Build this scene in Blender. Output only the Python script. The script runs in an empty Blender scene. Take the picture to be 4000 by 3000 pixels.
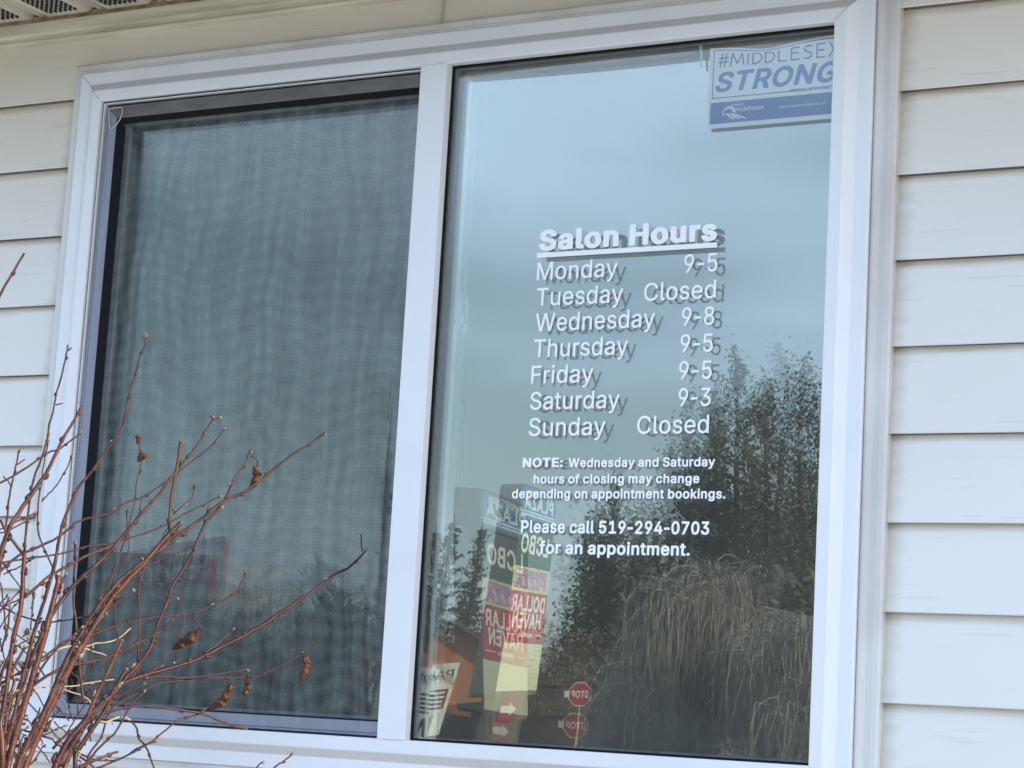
import bpy, bmesh, math, random
from mathutils import Vector, Matrix, noise as mnoise
from mathutils.geometry import tessellate_polygon
sc = bpy.context.scene
COL = sc.collection
R = math.radians
random.seed(7)

# ------------------------------------------------------------------ camera
CAM = Vector((1.087, -2.9161, 1.6347))
FPX = 8435.8                     # focal length in pixels of the 4000 px wide frame
YAW, PITCH, ROLL = .5007, .1557, .0576
DIR = Vector((-math.sin(YAW)*math.cos(PITCH), math.cos(YAW)*math.cos(PITCH), math.sin(PITCH)))
_r = Vector((math.cos(YAW), math.sin(YAW), 0)); _u = _r.cross(DIR)
RT = _r*math.cos(ROLL)+_u*math.sin(ROLL); UP = _u*math.cos(ROLL)-_r*math.sin(ROLL)
cd = bpy.data.cameras.new('camera'); cam = bpy.data.objects.new('camera', cd); COL.objects.link(cam)
cd.sensor_width = 36; cd.lens = FPX*36/4000; cd.clip_start = .05; cd.clip_end = 3000
cam.matrix_world = Matrix(((RT.x, UP.x, -DIR.x, CAM.x), (RT.y, UP.y, -DIR.y, CAM.y), (RT.z, UP.z, -DIR.z, CAM.z), (0, 0, 0, 1)))
cd.dof.use_dof = False
sc.camera = cam

# ------------------------------------------------------------------ sun, sky, exposure
SUN_EL, SUN_AZ = R(17), R(88.5)      # azimuth clockwise from +Y: low in the sky off the right end of the wall, just grazing past it
SUNV = Vector((math.sin(SUN_AZ)*math.cos(SUN_EL), math.cos(SUN_AZ)*math.cos(SUN_EL), math.sin(SUN_EL)))
sl = bpy.data.lights.new('sun', 'SUN'); sl.energy = 3.4; sl.angle = R(.5); sl.color = (1, .93, .82)
so = bpy.data.objects.new('sun', sl); COL.objects.link(so); so.rotation_euler = SUNV.to_track_quat('Z', 'Y').to_euler()
w = bpy.data.worlds.new('World'); sc.world = w; w.use_nodes = True
nt = w.node_tree; N = nt.nodes; L = nt.links; N.clear()
sky = N.new('ShaderNodeTexSky'); sky.sky_type = 'NISHITA'; sky.sun_disc = False
sky.sun_elevation = SUN_EL; sky.sun_rotation = SUN_AZ; sky.air_density = 1.0; sky.dust_density = 1.5; sky.ozone_density = 1.6
tc = N.new('ShaderNodeTexCoord'); mp = N.new('ShaderNodeMapping'); mp.inputs['Scale'].default_value = (2.2, 2.2, 9); mp.inputs['Rotation'].default_value = (.0, .12, .3); mp.inputs['Location'].default_value = (0, 0, .45)
nz = N.new('ShaderNodeTexNoise'); nz.inputs['Scale'].default_value = 1.3; nz.inputs['Detail'].default_value = 3; nz.inputs['Roughness'].default_value = .45
cr = N.new('ShaderNodeValToRGB'); cr.color_ramp.elements[0].position = .36; cr.color_ramp.elements[1].position = .64
cr.color_ramp.elements[0].color = (.22, .22, .22, 1); cr.color_ramp.elements[1].color = (.95, .95, .95, 1)
mx = N.new('ShaderNodeMix'); mx.data_type = 'RGBA'
mx.inputs['B'].default_value = (5.25, 6.95, 9.9, 1)       # thin bright cloud
bg = N.new('ShaderNodeBackground'); bg.inputs['Strength'].default_value = .12; out = N.new('ShaderNodeOutputWorld')
L.new(tc.outputs['Generated'], mp.inputs['Vector']); L.new(mp.outputs[0], nz.inputs['Vector']); L.new(nz.outputs['Fac'], cr.inputs[0])
L.new(cr.outputs[0], mx.inputs['Factor']); L.new(sky.outputs[0], mx.inputs['A']); L.new(mx.outputs['Result'], bg.inputs['Color']); L.new(bg.outputs[0], out.inputs['Surface'])
sc.view_settings.view_transform = 'Standard'; sc.view_settings.look = 'None'; sc.view_settings.exposure = 1.15; sc.view_settings.gamma = 1
sc.view_settings.use_curve_mapping = False
sc.cycles.max_bounces = 10; sc.cycles.transparent_max_bounces = 24; sc.cycles.glossy_bounces = 5; sc.cycles.diffuse_bounces = 4
sc.cycles.use_denoising = True; sc.cycles.sample_clamp_indirect = 6

# ------------------------------------------------------------------ helpers
def ray(px, py): return DIR + RT*((px-2000)/FPX) - UP*((py-1500)/FPX)
def at(px, py, Y=0.):
    """point of the plane y=Y seen at a pixel of the 4000x3000 photograph"""
    v = ray(px, py); return CAM + v*((Y-CAM.y)/v.y)
YG = .018                                      # outer face of the right-hand pane
def beyond(px, py, dist, yg=YG):
    """real point, dist metres of horizontal ray away, whose mirror image in the window stands at that pixel"""
    v = ray(px, py); v = v/math.hypot(v.x, v.y); p = CAM+v*dist
    return Vector((p.x, 2*yg-p.y, p.z))
def tag(o, label=None, cat=None, group=None, kind=None):
    for k, v in (('label', label), ('category', cat), ('group', group), ('kind', kind)):
        if v: o[k] = v
    return o
def empty(name, loc, rz=0):
    o = bpy.data.objects.new(name, None); COL.objects.link(o); o.location = loc; o.rotation_euler.z = rz; o.empty_display_size = .1; return o

def mat(name, col, rough=.5, spec=.4, metal=0., noise=None, bump=None, col2=None, coords='Object', sheen=0):
    """principled material; noise=(scale xyz, detail, low, high) mixes col->col2; bump=(scale xyz, strength, dist)"""
    m = bpy.data.materials.new(name); m.use_nodes = True; n = m.node_tree.nodes; l = m.node_tree.links
    b = n['Principled BSDF']; b.inputs['Base Color'].default_value = (*col, 1); b.inputs['Roughness'].default_value = rough
    b.inputs['Specular IOR Level'].default_value = spec; b.inputs['Metallic'].default_value = metal
    t = n.new('ShaderNodeTexCoord')
    if noise:
        s, det, lo, hi = noise
        a = n.new('ShaderNodeMapping'); a.inputs['Scale'].default_value = s; l.new(t.outputs[coords], a.inputs[0])
        q = n.new('ShaderNodeTexNoise'); q.inputs['Scale'].default_value = 1; q.inputs['Detail'].default_value = det; l.new(a.outputs[0], q.inputs['Vector'])
        r = n.new('ShaderNodeMapRange'); r.inputs['From Min'].default_value = lo; r.inputs['From Max'].default_value = hi; l.new(q.outputs['Fac'], r.inputs['Value'])
        x = n.new('ShaderNodeMix'); x.data_type = 'RGBA'; x.inputs['A'].default_value = (*col, 1); x.inputs['B'].default_value = (*(col2 or col), 1)
        l.new(r.outputs[0], x.inputs['Factor']); l.new(x.outputs['Result'], b.inputs['Base Color'])
    if bump:
        s, st, d = bump
        a = n.new('ShaderNodeMapping'); a.inputs['Scale'].default_value = s; l.new(t.outputs[coords], a.inputs[0])
        q = n.new('ShaderNodeTexNoise'); q.inputs['Scale'].default_value = 1; q.inputs['Detail'].default_value = 4; l.new(a.outputs[0], q.inputs['Vector'])
        u = n.new('ShaderNodeBump'); u.inputs['Strength'].default_value = st; u.inputs['Distance'].default_value = d
        l.new(q.outputs['Fac'], u.inputs['Height']); l.new(u.outputs[0], b.inputs['Normal'])
    return m

class MB:
    """collects shapes and links them as one mesh object"""
    def __init__(s): s.v = []; s.f = []; s.m = []; s.mi = 0
    def add(s, vs, fs):
        k = len(s.v); s.v += [tuple(v) for v in vs]; s.f += [tuple(i+k for i in f) for f in fs]; s.m += [s.mi]*len(fs)
    def box(s, x0, x1, y0, y1, z0, z1):
        s.add([(x, y, z) for x in (x0, x1) for y in (y0, y1) for z in (z0, z1)],
              [(0, 1, 3, 2), (4, 6, 7, 5), (0, 4, 5, 1), (2, 3, 7, 6), (0, 2, 6, 4), (1, 5, 7, 3)])
    def quad(s, a, b, c, d): s.add([a, b, c, d], [(0, 1, 2, 3)])
    def obox(s, o, ax, ay, az):
        """box from corner o along three edge vectors"""
        o, ax, ay, az = map(Vector, (o, ax, ay, az))
        s.add([o+ax*i+ay*j+az*k for i in (0, 1) for j in (0, 1) for k in (0, 1)],
              [(0, 1, 3, 2), (4, 6, 7, 5), (0, 4, 5, 1), (2, 3, 7, 6), (0, 2, 6, 4), (1, 5, 7, 3)])
    def tube(s, pts, rad, n=6, cap=True):
        pts = [Vector(p) for p in pts]; rings = []
        k = len(s.v); ref = Vector((.3, .2, .93)).normalized()
        for i, p in enumerate(pts):
            t = (pts[min(i+1, len(pts)-1)]-pts[max(i-1, 0)])
            if t.length < 1e-9: t = Vector((0, 0, 1))
            t.normalize()
            a = t.cross(ref)
            if a.length < 1e-3: a = t.cross(Vector((1, 0, 0)))
            a.normalize(); b = t.cross(a); r = rad[i] if hasattr(rad, '__len__') else rad
            s.v += [tuple(p+(a*math.cos(2*math.pi*j/n)+b*math.sin(2*math.pi*j/n))*r) for j in range(n)]
        fs = []
        for i in range(len(pts)-1):
            for j in range(n): fs.append((k+i*n+j, k+i*n+(j+1) % n, k+(i+1)*n+(j+1) % n, k+(i+1)*n+j))
        if cap:
            fs.append(tuple(k+j for j in range(n))[::-1]); e = k+(len(pts)-1)*n; fs.append(tuple(e+j for j in range(n)))
        s.f += fs; s.m += [s.mi]*len(fs)
    def blob(s, c, rx, ry, rz, n=6, m=4, jit=0., rnd=random):
        k = len(s.v); c = Vector(c)
        for i in range(1, m):
            a = math.pi*i/m
            for j in range(n):
                b = 2*math.pi*j/n; q = 1+rnd.uniform(-jit, jit)
                s.v.append((c.x+rx*q*math.sin(a)*math.cos(b), c.y+ry*q*math.sin(a)*math.sin(b), c.z+rz*q*math.cos(a)))
        s.v += [(c.x, c.y, c.z+rz), (c.x, c.y, c.z-rz)]; t = k+(m-1)*n; fs = []
        for j in range(n):
            fs.append((t, k+j, k+(j+1) % n)); fs.append((t+1, k+(m-2)*n+(j+1) % n, k+(m-2)*n+j))
            for i in range(m-2): fs.append((k+i*n+j, k+(i+1)*n+j, k+(i+1)*n+(j+1) % n, k+i*n+(j+1) % n))
        s.f += fs; s.m += [s.mi]*len(fs)
    def build(s, name, mats, parent=None, smooth=False, origin=None):
        me = bpy.data.meshes.new(name)
        o0 = Vector(origin) if origin is not None else (parent.location.copy() if parent is not None and parent.parent is None else Vector((0, 0, 0)))
        if parent is not None and parent.parent is not None: o0 = parent.matrix_basis.translation+parent.parent.location
        inv = None
        me.from_pydata([tuple(Vector(v)-o0) for v in s.v], [], s.f)
        for m in (mats if isinstance(mats, (list, tuple)) else [mats]): me.materials.append(m)
        if any(s.m): me.polygons.foreach_set('material_index', s.m)
        if smooth: me.polygons.foreach_set('use_smooth', [True]*len(me.polygons))
        me.update()
        o = bpy.data.objects.new(name, me); COL.objects.link(o)
        if parent is not None: o.parent = parent
        else: o.location = o0
        return o

def bevel(o, wd=.0008, seg=2):
    b = o.modifiers.new('bevel', 'BEVEL'); b.width = wd; b.segments = seg; b.limit_method = 'ANGLE'; return o

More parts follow.
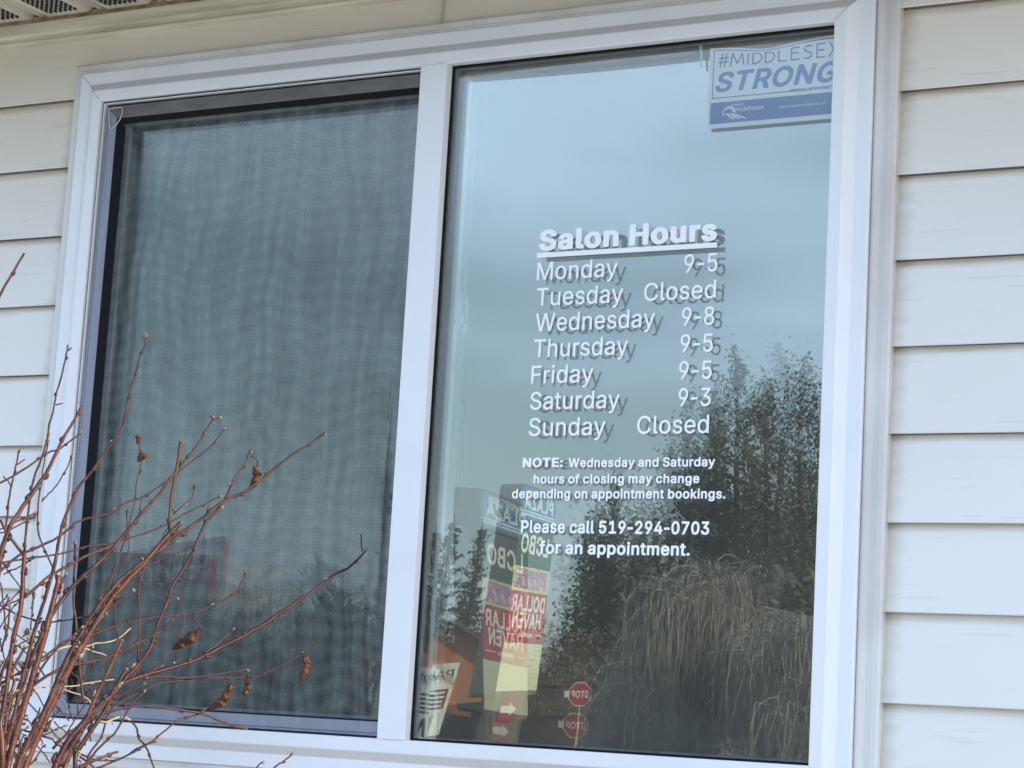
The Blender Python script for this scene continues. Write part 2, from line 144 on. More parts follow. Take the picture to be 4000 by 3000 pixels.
# ------------------------------------------------------------------ lettering: glyph outlines, 512 units to the em
def font(s):
    d = {}
    for g in s.split('|'):
        p = g[1:].split(';'); d[g[0]] = (int(p[0]), [list(map(int, c.split(','))) for c in p[1:]])
    if '-' in d: a, cs = d['-']; d['-'] = (a-64, [[v-(32 if i % 2 == 0 else 0) for i, v in enumerate(c)] for c in cs])     # tighter hyphen
    k = [v for c in d['T'][1] for v in c[1::2]]; d['cap'] = (min(k)/512, (max(k)-min(k))/512)
    return d
REG = font('-236;59,94,56,96,55,100,55,125,57,127,59,128,170,128,174,127,175,125,175,97,174,95,172,94|.100;44,-5,36,-2,32,1,27,6,24,11,23,16,23,25,26,34,33,42,42,47,49,48,60,45,66,41,70,37,74,29,75,19,73,9,70,4,66,1,57,-4,51,-5|0236;107,-6,99,-5,85,-1,68,8,56,18,46,30,41,38,33,55,26,81,22,114,22,146,25,174,29,193,32,202,35,211,42,224,53,239,60,246,69,253,84,261,102,266,120,267,130,266,142,263,150,260,163,253,173,245,179,239,190,224,198,207,203,192,206,178,210,156,210,146,211,141,211,119,207,88,202,65,198,53,193,42,182,24,170,12,164,8,147,-1,133,-5,124,-6;111,29,119,28,126,30,138,34,145,38,149,42,156,52,164,69,168,84,172,109,173,124,174,129,173,136,172,151,169,172,164,191,158,205,150,218,141,225,134,229,121,232,110,232,104,231,94,227,87,222,83,218,75,207,68,192,63,174,60,153,60,143,59,138,59,122,62,93,66,75,72,58,82,44,89,37,98,32|3236;101,-6,88,-4,71,1,55,9,44,16,35,26,29,34,26,40,22,52,20,67,21,69,25,70,53,70,56,70,59,67,62,55,66,48,71,42,82,34,98,30,107,28,117,28,131,31,144,36,151,40,156,46,160,51,163,59,165,70,166,78,164,86,161,95,153,107,145,114,140,117,129,121,117,123,104,124,82,125,79,126,78,129,78,152,79,156,141,227,141,228,138,228,36,229,34,230,33,232,33,260,34,262,38,263,190,263,192,262,193,260,193,235,125,157,122,153,123,152,132,151,144,149,158,144,166,140,175,134,183,127,189,120,199,103,203,88,205,70,203,61,201,52,199,46,194,35,187,26,175,13,165,7,150,0,139,-3,120,-7|5236;103,-6,83,-2,73,2,62,8,53,14,44,23,40,29,33,42,29,55,28,62,28,67,30,69,33,69,62,69,65,67,68,57,74,46,80,40,85,36,93,32,101,30,111,28,124,30,135,33,142,37,151,44,156,52,160,60,165,76,165,90,164,96,159,110,152,120,144,128,137,133,126,137,119,138,102,138,96,137,82,133,65,124,58,123,40,126,35,127,32,129,32,137,46,260,47,262,51,263,187,263,190,261,191,257,191,232,189,230,187,229,83,228,81,228,80,227,74,177,73,166,73,162,75,162,85,167,96,171,105,173,116,174,134,172,143,170,153,166,161,162,172,154,186,139,190,133,196,121,200,109,203,98,203,70,200,58,197,49,192,38,183,25,169,12,159,5,145,-1,133,-4,121,-6|7236;50,-3,47,0,48,4,160,226,159,228,157,228,32,228,29,230,29,232,29,262,32,264,35,264,196,264,200,263,202,262,203,260,202,227,88,0,86,-2,82,-3|8236;104,-6,86,-3,69,3,52,13,43,21,34,32,29,41,26,50,24,61,24,77,28,96,33,106,37,112,47,123,53,128,67,136,67,137,56,144,47,154,41,163,35,177,33,189,33,200,35,213,40,226,45,234,53,243,64,252,71,256,84,262,95,265,111,267,121,267,136,265,144,263,152,260,167,252,181,241,188,231,192,224,196,213,199,201,199,187,196,176,190,162,182,150,173,143,164,137,164,136,175,130,183,124,192,116,197,108,205,91,208,82,209,66,208,57,205,48,199,35,191,23,183,15,178,12,172,8,158,1,141,-4,125,-7;104,29,126,29,137,31,145,33,151,37,157,41,161,46,165,53,168,61,170,69,170,75,167,85,164,92,160,99,152,106,144,112,134,115,121,117,109,117,97,115,85,110,78,105,71,98,66,89,63,80,62,70,63,62,67,51,73,43,82,36,94,31;108,152,122,152,133,154,138,156,142,158,150,164,154,170,157,176,160,184,161,194,159,205,156,211,149,221,144,225,136,229,123,232,110,232,102,231,93,228,87,225,80,218,74,208,72,200,72,186,76,172,81,164,89,158,98,154|9236;67,-3,64,0,65,2,125,90,130,98,129,99,118,97,102,97,88,99,74,104,65,109,58,114,47,126,40,136,36,144,31,162,30,170,30,188,31,198,33,206,39,222,49,236,59,247,73,256,80,260,94,265,106,267,125,267,141,264,160,256,171,248,183,236,193,220,198,206,202,192,202,168,199,154,192,132,176,104,106,0,103,-2,100,-3;113,128,117,127,130,129,140,133,147,138,152,143,158,152,160,158,164,170,165,180,164,190,160,202,154,214,148,222,140,227,134,230,126,232,116,233,106,232,95,229,87,224,79,216,73,206,69,196,67,184,68,170,72,156,75,150,82,140,88,135,95,131,106,128|A249;9,-3,7,-2,5,0,9,10,100,260,102,263,106,264,139,264,142,263,144,262,145,260,239,4,240,0,237,-3,234,-3,205,-3,202,-2,200,-1,198,4,175,68,173,70,75,70,72,70,70,68,48,2,46,-2,42,-3;85,106,158,105,160,105,161,106,144,154,123,219,122,218,120,214,101,154,84,108|B237;31,-3,28,-1,28,2,28,262,30,263,33,264,126,264,139,263,151,261,161,258,170,254,183,245,191,237,195,232,201,220,206,206,207,200,207,182,204,172,201,164,196,154,188,147,171,136,172,135,189,127,195,122,205,110,213,96,217,82,217,60,213,46,208,34,201,24,189,13,172,4,158,0,137,-3;68,32,131,32,147,34,160,38,167,43,170,46,175,54,179,66,179,74,177,82,171,94,165,102,156,109,147,113,137,115,68,114,67,110,67,36;68,150,129,149,142,152,152,157,158,162,163,170,166,176,169,184,169,196,166,204,162,212,158,218,152,222,144,226,134,228,68,228,67,224,67,152|C265;126,-6,113,-4,104,-2,90,3,80,8,69,15,59,22,52,30,43,41,36,52,30,63,23,84,20,99,18,117,18,143,20,161,22,172,26,186,30,196,37,210,45,222,55,233,68,245,77,251,93,259,105,263,120,266,142,267,153,266,164,264,185,257,200,249,216,236,228,222,236,208,242,192,245,178,243,176,240,175,211,175,207,177,205,179,202,190,198,198,191,208,186,213,177,220,167,225,161,227,146,230,128,230,110,226,96,219,89,214,78,204,71,193,64,178,59,160,56,135,57,113,61,92,65,80,70,70,75,62,83,51,92,44,100,39,109,35,121,32,128,30,146,30,158,33,170,37,185,46,192,54,197,61,202,71,206,83,208,85,211,85,241,85,244,84,245,81,243,71,239,59,230,42,220,29,213,21,203,14,197,10,183,3,169,-2,160,-4,146,-6|F214;31,-3,28,-1,28,2,28,262,31,264,34,264,185,264,190,263,192,260,192,232,191,230,188,228,70,228,67,227,67,146,70,145,176,145,178,144,180,142,180,114,178,111,174,110,68,110,67,106,67,0,65,-2,62,-3|J206;85,-6,68,-3,50,5,36,15,28,24,20,38,16,52,14,66,14,88,15,90,19,91,47,91,52,90,53,87,53,72,54,63,57,52,63,41,70,35,76,32,91,28,105,30,115,33,122,37,126,41,130,48,133,53,136,66,136,260,137,262,140,263,171,263,174,261,175,257,175,65,172,46,169,38,161,25,153,15,142,7,131,1,116,-4,102,-7|L205;31,-3,28,-1,28,2,28,260,29,263,32,264,62,264,66,262,67,258,67,34,68,32,70,32,184,32,186,30,188,28,188,0,186,-2,182,-3|M325;31,-3,28,-1,28,2,28,258,29,262,33,264,75,264,79,263,81,260,147,90,159,54,161,51,163,54,177,96,241,262,243,263,246,264,288,264,292,262,294,260,294,258,294,2,292,-2,288,-3,260,-3,256,-2,255,0,255,197,254,197,253,194,236,148,178,0,174,-3,150,-3,145,-2,142,2,81,156,67,196,66,198,65,198,66,0,64,-2,61,-3|O276;126,-6,113,-4,104,-2,90,3,80,8,69,15,58,23,44,40,38,49,31,62,23,84,20,99,18,117,18,143,20,161,22,172,26,186,30,196,36,208,43,219,55,233,68,245,77,251,93,259,105,263,120,266,142,267,159,265,172,262,192,254,209,242,224,227,229,221,238,207,242,199,249,180,254,154,255,142,255,119,253,100,250,84,246,71,241,59,233,45,228,38,213,21,196,9,181,2,169,-2,155,-5,146,-6;125,31,145,30,161,34,175,40,186,47,194,56,205,73,212,91,216,112,217,135,214,161,210,176,201,195,190,209,176,220,166,225,160,227,145,230,128,230,113,227,99,221,90,215,78,203,67,185,61,169,57,148,56,125,58,106,63,85,67,74,72,66,83,51,98,40,112,34|P231;31,-3,28,-1,28,2,28,262,30,263,33,264,123,264,128,263,137,263,149,261,161,257,173,251,187,241,197,230,204,218,209,204,213,182,212,164,208,150,205,140,201,132,194,122,185,113,174,105,157,97,144,94,126,92,68,92,67,88,66,0,64,-2,61,-3;68,128,128,127,136,128,146,131,157,138,162,143,167,152,170,158,173,170,173,188,171,194,166,206,161,214,156,218,149,223,132,228,68,228,67,224,67,130|S232;103,-7,83,-4,65,2,55,7,46,13,38,19,32,27,24,40,18,59,16,67,17,71,19,73,22,73,53,73,56,71,59,59,64,49,72,40,79,36,89,32,104,28,125,28,133,30,146,34,157,40,165,48,171,56,173,64,174,72,172,82,169,88,162,95,151,102,135,108,93,120,78,125,59,134,47,142,36,153,29,164,25,178,23,186,23,196,27,213,34,228,40,236,53,248,59,252,72,259,88,264,109,267,123,267,139,265,157,260,173,252,186,242,196,231,204,216,207,204,208,197,208,193,206,191,203,190,173,191,170,193,167,204,164,210,161,214,155,220,145,226,137,229,127,231,112,232,98,230,87,227,78,222,71,215,65,207,63,199,62,192,63,185,65,179,68,175,73,169,83,162,106,154,142,144,160,138,176,130,188,122,199,111,206,101,208,96,211,83,211,61,207,44,202,34,191,20,177,9,159,0,145,-5,125,-8|T233;99,-3,96,-1,95,2,95,226,94,228,92,228,17,228,14,230,13,232,14,262,17,264,20,264,213,264,216,262,216,258,216,232,216,230,214,229,210,228,138,228,136,228,135,226,134,0,133,-2,130,-3|U268;121,-7,102,-4,86,1,72,8,66,12,61,16,48,29,39,42,34,52,30,65,28,79,28,261,30,263,33,264,61,264,65,263,67,260,67,84,69,73,72,65,76,57,82,49,87,44,97,37,106,33,121,30,142,30,151,31,161,34,173,40,183,49,190,59,193,66,196,75,198,82,198,260,199,263,202,264,233,264,236,261,237,258,237,78,235,68,230,51,224,39,214,26,201,14,187,5,176,0,157,-5,142,-7|W355;80,-3,78,-2,76,2,7,254,5,260,7,262,11,264,40,264,43,263,45,262,87,100,95,66,99,52,100,52,101,56,109,90,154,262,157,264,160,264,192,264,197,262,198,260,202,246,239,104,252,52,253,52,254,56,268,112,306,260,308,263,312,264,341,264,345,262,346,260,346,258,277,8,274,-1,269,-3,236,-3,232,-2,230,0,176,201,175,201,174,196,164,156,121,0,119,-2,116,-3|a203;73,-7,55,-3,42,3,29,12,20,25,17,31,14,40,12,48,12,63,14,70,17,79,21,87,31,96,42,103,51,107,64,111,80,114,124,119,134,123,137,126,138,129,138,136,136,146,132,154,126,160,118,164,107,166,94,166,87,165,79,163,73,160,67,156,62,152,54,140,51,138,22,146,19,148,19,152,24,162,34,175,48,186,60,192,68,195,89,199,111,199,127,196,136,193,146,188,153,183,161,175,170,162,174,148,175,139,175,1,174,-1,171,-3,142,-2,140,-1,138,1,138,15,138,16,137,17,127,7,121,3,111,-2,102,-5,90,-8;77,27,96,26,103,28,114,32,125,40,134,52,138,66,138,91,136,91,104,84,83,82,68,78,62,75,56,70,53,65,50,59,50,49,53,41,59,34,64,31|c206;96,-7,77,-3,63,3,50,12,38,24,34,29,24,46,17,68,14,85,14,107,19,132,26,150,37,168,48,179,60,188,78,196,92,199,111,200,121,199,138,195,152,188,162,181,174,169,182,158,186,149,188,143,188,141,183,138,159,132,155,132,152,134,147,144,143,151,137,157,127,163,113,166,100,166,93,165,85,162,76,157,70,151,66,146,59,133,55,119,53,106,52,86,54,78,56,68,62,53,68,43,77,35,83,31,88,29,98,27,115,27,129,31,133,33,137,36,144,43,149,51,153,60,156,62,185,56,188,53,188,50,184,37,176,25,163,12,155,6,139,-2,128,-5,115,-7|d221;91,-7,73,-3,59,4,51,9,40,18,35,25,27,38,23,47,18,64,14,87,14,108,16,117,19,133,23,145,30,159,36,169,44,178,55,186,61,190,71,195,82,198,96,200,105,200,115,199,123,197,139,188,146,182,154,173,156,173,157,261,159,263,162,264,190,264,193,261,193,258,193,-1,191,-2,188,-3,163,-3,159,-2,157,1,157,20,157,22,156,22,143,8,135,2,123,-4,108,-7;98,27,109,27,121,29,130,33,136,38,141,43,149,57,153,68,156,84,156,108,155,116,153,126,148,140,142,148,133,158,124,163,112,166,98,166,88,164,81,161,71,153,66,146,60,136,55,121,53,108,52,86,54,78,58,63,65,48,73,39,80,33,89,29|e210;98,-7,81,-4,72,-1,59,6,45,16,35,27,25,44,19,60,17,69,15,83,14,106,18,128,24,146,29,156,35,165,44,176,58,187,72,194,91,199,109,200,129,197,141,193,157,183,162,179,173,169,180,157,185,147,188,138,192,117,193,88,192,85,188,84,53,83,53,80,55,68,59,56,63,49,67,44,75,36,81,32,89,29,100,27,118,27,133,31,137,33,143,38,148,44,154,54,157,56,183,51,187,49,189,47,189,44,188,40,182,28,172,16,159,6,143,-2,131,-5,117,-7;54,116,151,116,154,117,154,119,150,135,146,144,142,149,134,158,128,161,119,165,111,166,99,166,91,165,83,162,76,157,68,151,59,137,54,122,53,117|h214;28,-3,25,-1,24,2,24,260,26,263,29,264,57,264,60,262,61,260,62,175,63,175,74,186,90,195,105,199,120,200,136,198,143,196,154,191,161,186,171,176,179,162,183,150,185,140,186,128,186,0,185,-2,181,-3,154,-3,151,-2,149,0,148,128,147,136,145,142,141,150,135,156,129,161,117,165,100,165,90,163,78,156,71,150,68,146,63,134,61,120,61,0,59,-2,56,-3|i89;27,-3,24,-1,24,2,24,194,25,196,28,197,56,197,60,196,61,192,61,0,59,-2,56,-3;37,224,27,229,21,235,18,244,18,252,21,260,28,267,38,271,47,271,57,267,64,260,67,254,68,248,67,242,66,238,63,234,55,227,47,224|l100;63,-4,53,-2,46,1,40,5,33,11,27,21,24,35,24,258,25,262,29,264,57,264,60,263,61,260,61,45,64,34,67,31,71,30,87,30,90,29,95,5,95,0,93,-1,89,-3,81,-4|m316;28,-3,25,-1,24,2,24,192,25,194,26,196,29,197,32,197,55,197,59,196,60,192,60,176,61,175,62,175,74,188,81,192,91,197,102,200,110,201,123,200,134,197,145,190,155,180,162,170,164,169,169,176,175,182,189,192,197,196,211,200,226,201,241,199,250,196,258,192,270,183,276,176,280,168,284,160,286,152,288,140,288,2,288,0,287,-2,283,-3,257,-3,254,-2,252,0,251,132,250,140,247,150,241,158,235,162,230,164,217,166,203,165,192,161,188,158,183,154,176,140,174,126,174,0,172,-2,169,-3,143,-3,138,-2,137,2,137,140,133,150,130,154,125,160,120,162,114,165,108,166,99,166,91,165,85,163,77,158,68,148,64,140,62,134,61,124,61,0,59,-2,56,-3|n214;28,-3,25,-1,24,2,25,195,27,196,30,197,55,197,58,196,60,194,60,176,61,174,62,173,73,185,80,190,90,195,105,199,119,200,135,198,149,193,160,187,171,176,176,168,182,154,185,140,186,126,186,-1,184,-2,181,-3,156,-3,152,-3,149,0,148,128,147,136,145,142,141,150,135,156,129,161,117,165,101,165,90,163,78,156,71,150,68,146,63,134,61,120,61,0,59,-2,56,-3|o216;96,-7,77,-3,63,3,50,12,38,24,34,29,24,46,17,68,14,85,14,107,19,132,26,150,37,168,48,179,60,188,75,195,92,199,110,200,127,198,135,196,145,192,155,187,163,180,175,168,185,153,193,134,197,114,198,90,197,77,195,66,190,48,183,35,179,29,175,24,162,11,151,4,136,-3,115,-7;95,27,114,27,120,28,129,31,138,37,145,44,153,58,156,66,159,80,160,91,160,102,159,111,156,125,151,139,142,151,134,159,126,163,113,166,99,166,89,164,82,161,74,155,66,145,59,133,55,119,53,106,52,86,54,78,57,65,62,52,68,43,77,35,83,31|r136;28,-3,25,-1,24,2,25,194,27,196,30,197,55,197,58,196,60,194,60,178,61,177,62,177,70,186,76,190,92,198,103,200,122,200,125,199,127,198,127,196,127,166,126,164,123,162,111,164,102,164,94,163,86,160,76,154,70,148,66,142,63,136,61,124,61,0,59,-2,56,-3|s190;83,-7,70,-5,58,-2,44,5,35,12,30,17,21,29,16,45,16,47,17,49,20,52,48,57,51,55,54,46,58,40,64,34,68,31,81,27,88,26,99,26,107,27,117,30,121,32,127,37,133,46,134,52,133,59,128,68,118,74,65,87,51,93,40,100,30,110,24,121,21,131,22,149,24,158,30,171,42,183,49,188,64,195,75,198,91,200,111,199,130,194,140,189,147,184,156,174,161,167,167,155,168,151,168,147,165,145,138,139,134,142,126,155,118,163,106,167,94,168,86,167,75,164,66,158,62,152,60,147,59,141,60,135,63,129,66,126,77,120,123,109,135,105,149,98,154,94,163,84,169,74,172,62,172,47,169,34,165,26,156,15,145,6,131,-1,116,-5,102,-7|t120;77,-5,64,-2,53,3,43,11,35,21,32,29,30,42,30,162,28,164,5,164,2,165,0,167,0,192,1,195,6,197,28,197,30,198,30,240,32,243,35,244,62,244,65,243,67,242,67,200,68,197,103,197,106,196,107,193,107,168,106,165,102,164,70,164,68,163,67,161,67,51,69,37,73,32,80,29,95,29,103,30,106,29,107,26,112,2,111,-1,103,-4,96,-5|u214;85,-5,74,-3,65,0,55,5,48,10,40,17,36,22,31,32,27,42,25,52,24,62,25,195,28,197,32,197,56,197,59,197,61,195,61,71,63,57,66,50,69,44,74,39,79,35,84,32,91,30,98,29,106,28,115,30,124,33,133,39,140,47,145,57,147,63,148,71,149,195,151,197,154,197,181,197,184,197,186,195,186,192,186,0,184,-2,181,-3,155,-3,152,-2,149,1,149,18,149,20,148,20,139,11,134,7,119,-1,113,-3,101,-5|v203;84,-3,80,0,77,8,10,182,6,192,6,194,9,197,13,197,41,197,44,196,46,194,89,76,98,48,99,45,100,45,113,84,153,194,155,196,158,197,187,197,190,196,193,194,191,188,119,0,117,-2,114,-3|w294;71,-3,68,0,66,4,9,192,9,194,10,196,14,197,42,197,46,196,48,194,76,92,85,56,86,53,87,52,89,54,100,102,108,132,124,188,127,196,131,197,159,197,163,196,165,194,188,110,198,72,202,54,203,53,205,54,215,96,243,194,244,196,248,197,276,197,280,196,282,192,280,188,229,20,223,2,221,-2,217,-3,190,-3,187,-2,185,0,156,102,147,136,146,140,145,141,143,136,135,106,105,0,103,-2,100,-3|x198;11,-3,8,0,9,2,67,88,75,100,70,108,13,192,12,194,13,196,15,197,19,197,49,197,53,196,84,148,95,130,97,127,99,128,116,158,142,196,145,197,148,197,177,197,181,196,183,194,181,190,130,116,119,98,123,92,184,4,186,0,184,-2,180,-3,150,-3,147,-3,144,-1,117,40,98,70,96,72,83,50,49,-1,44,-3|y203;38,-77,26,-75,21,-72,21,-70,28,-44,30,-42,33,-41,44,-43,51,-43,57,-41,62,-38,66,-34,72,-24,79,-3,80,0,7,189,6,194,9,196,13,197,41,197,44,196,46,194,92,67,99,46,100,46,101,48,114,87,153,194,155,196,158,197,187,197,190,196,192,194,192,191,111,-21,100,-46,92,-57,85,-64,76,-70,68,-74,60,-76,53,-77| 96')
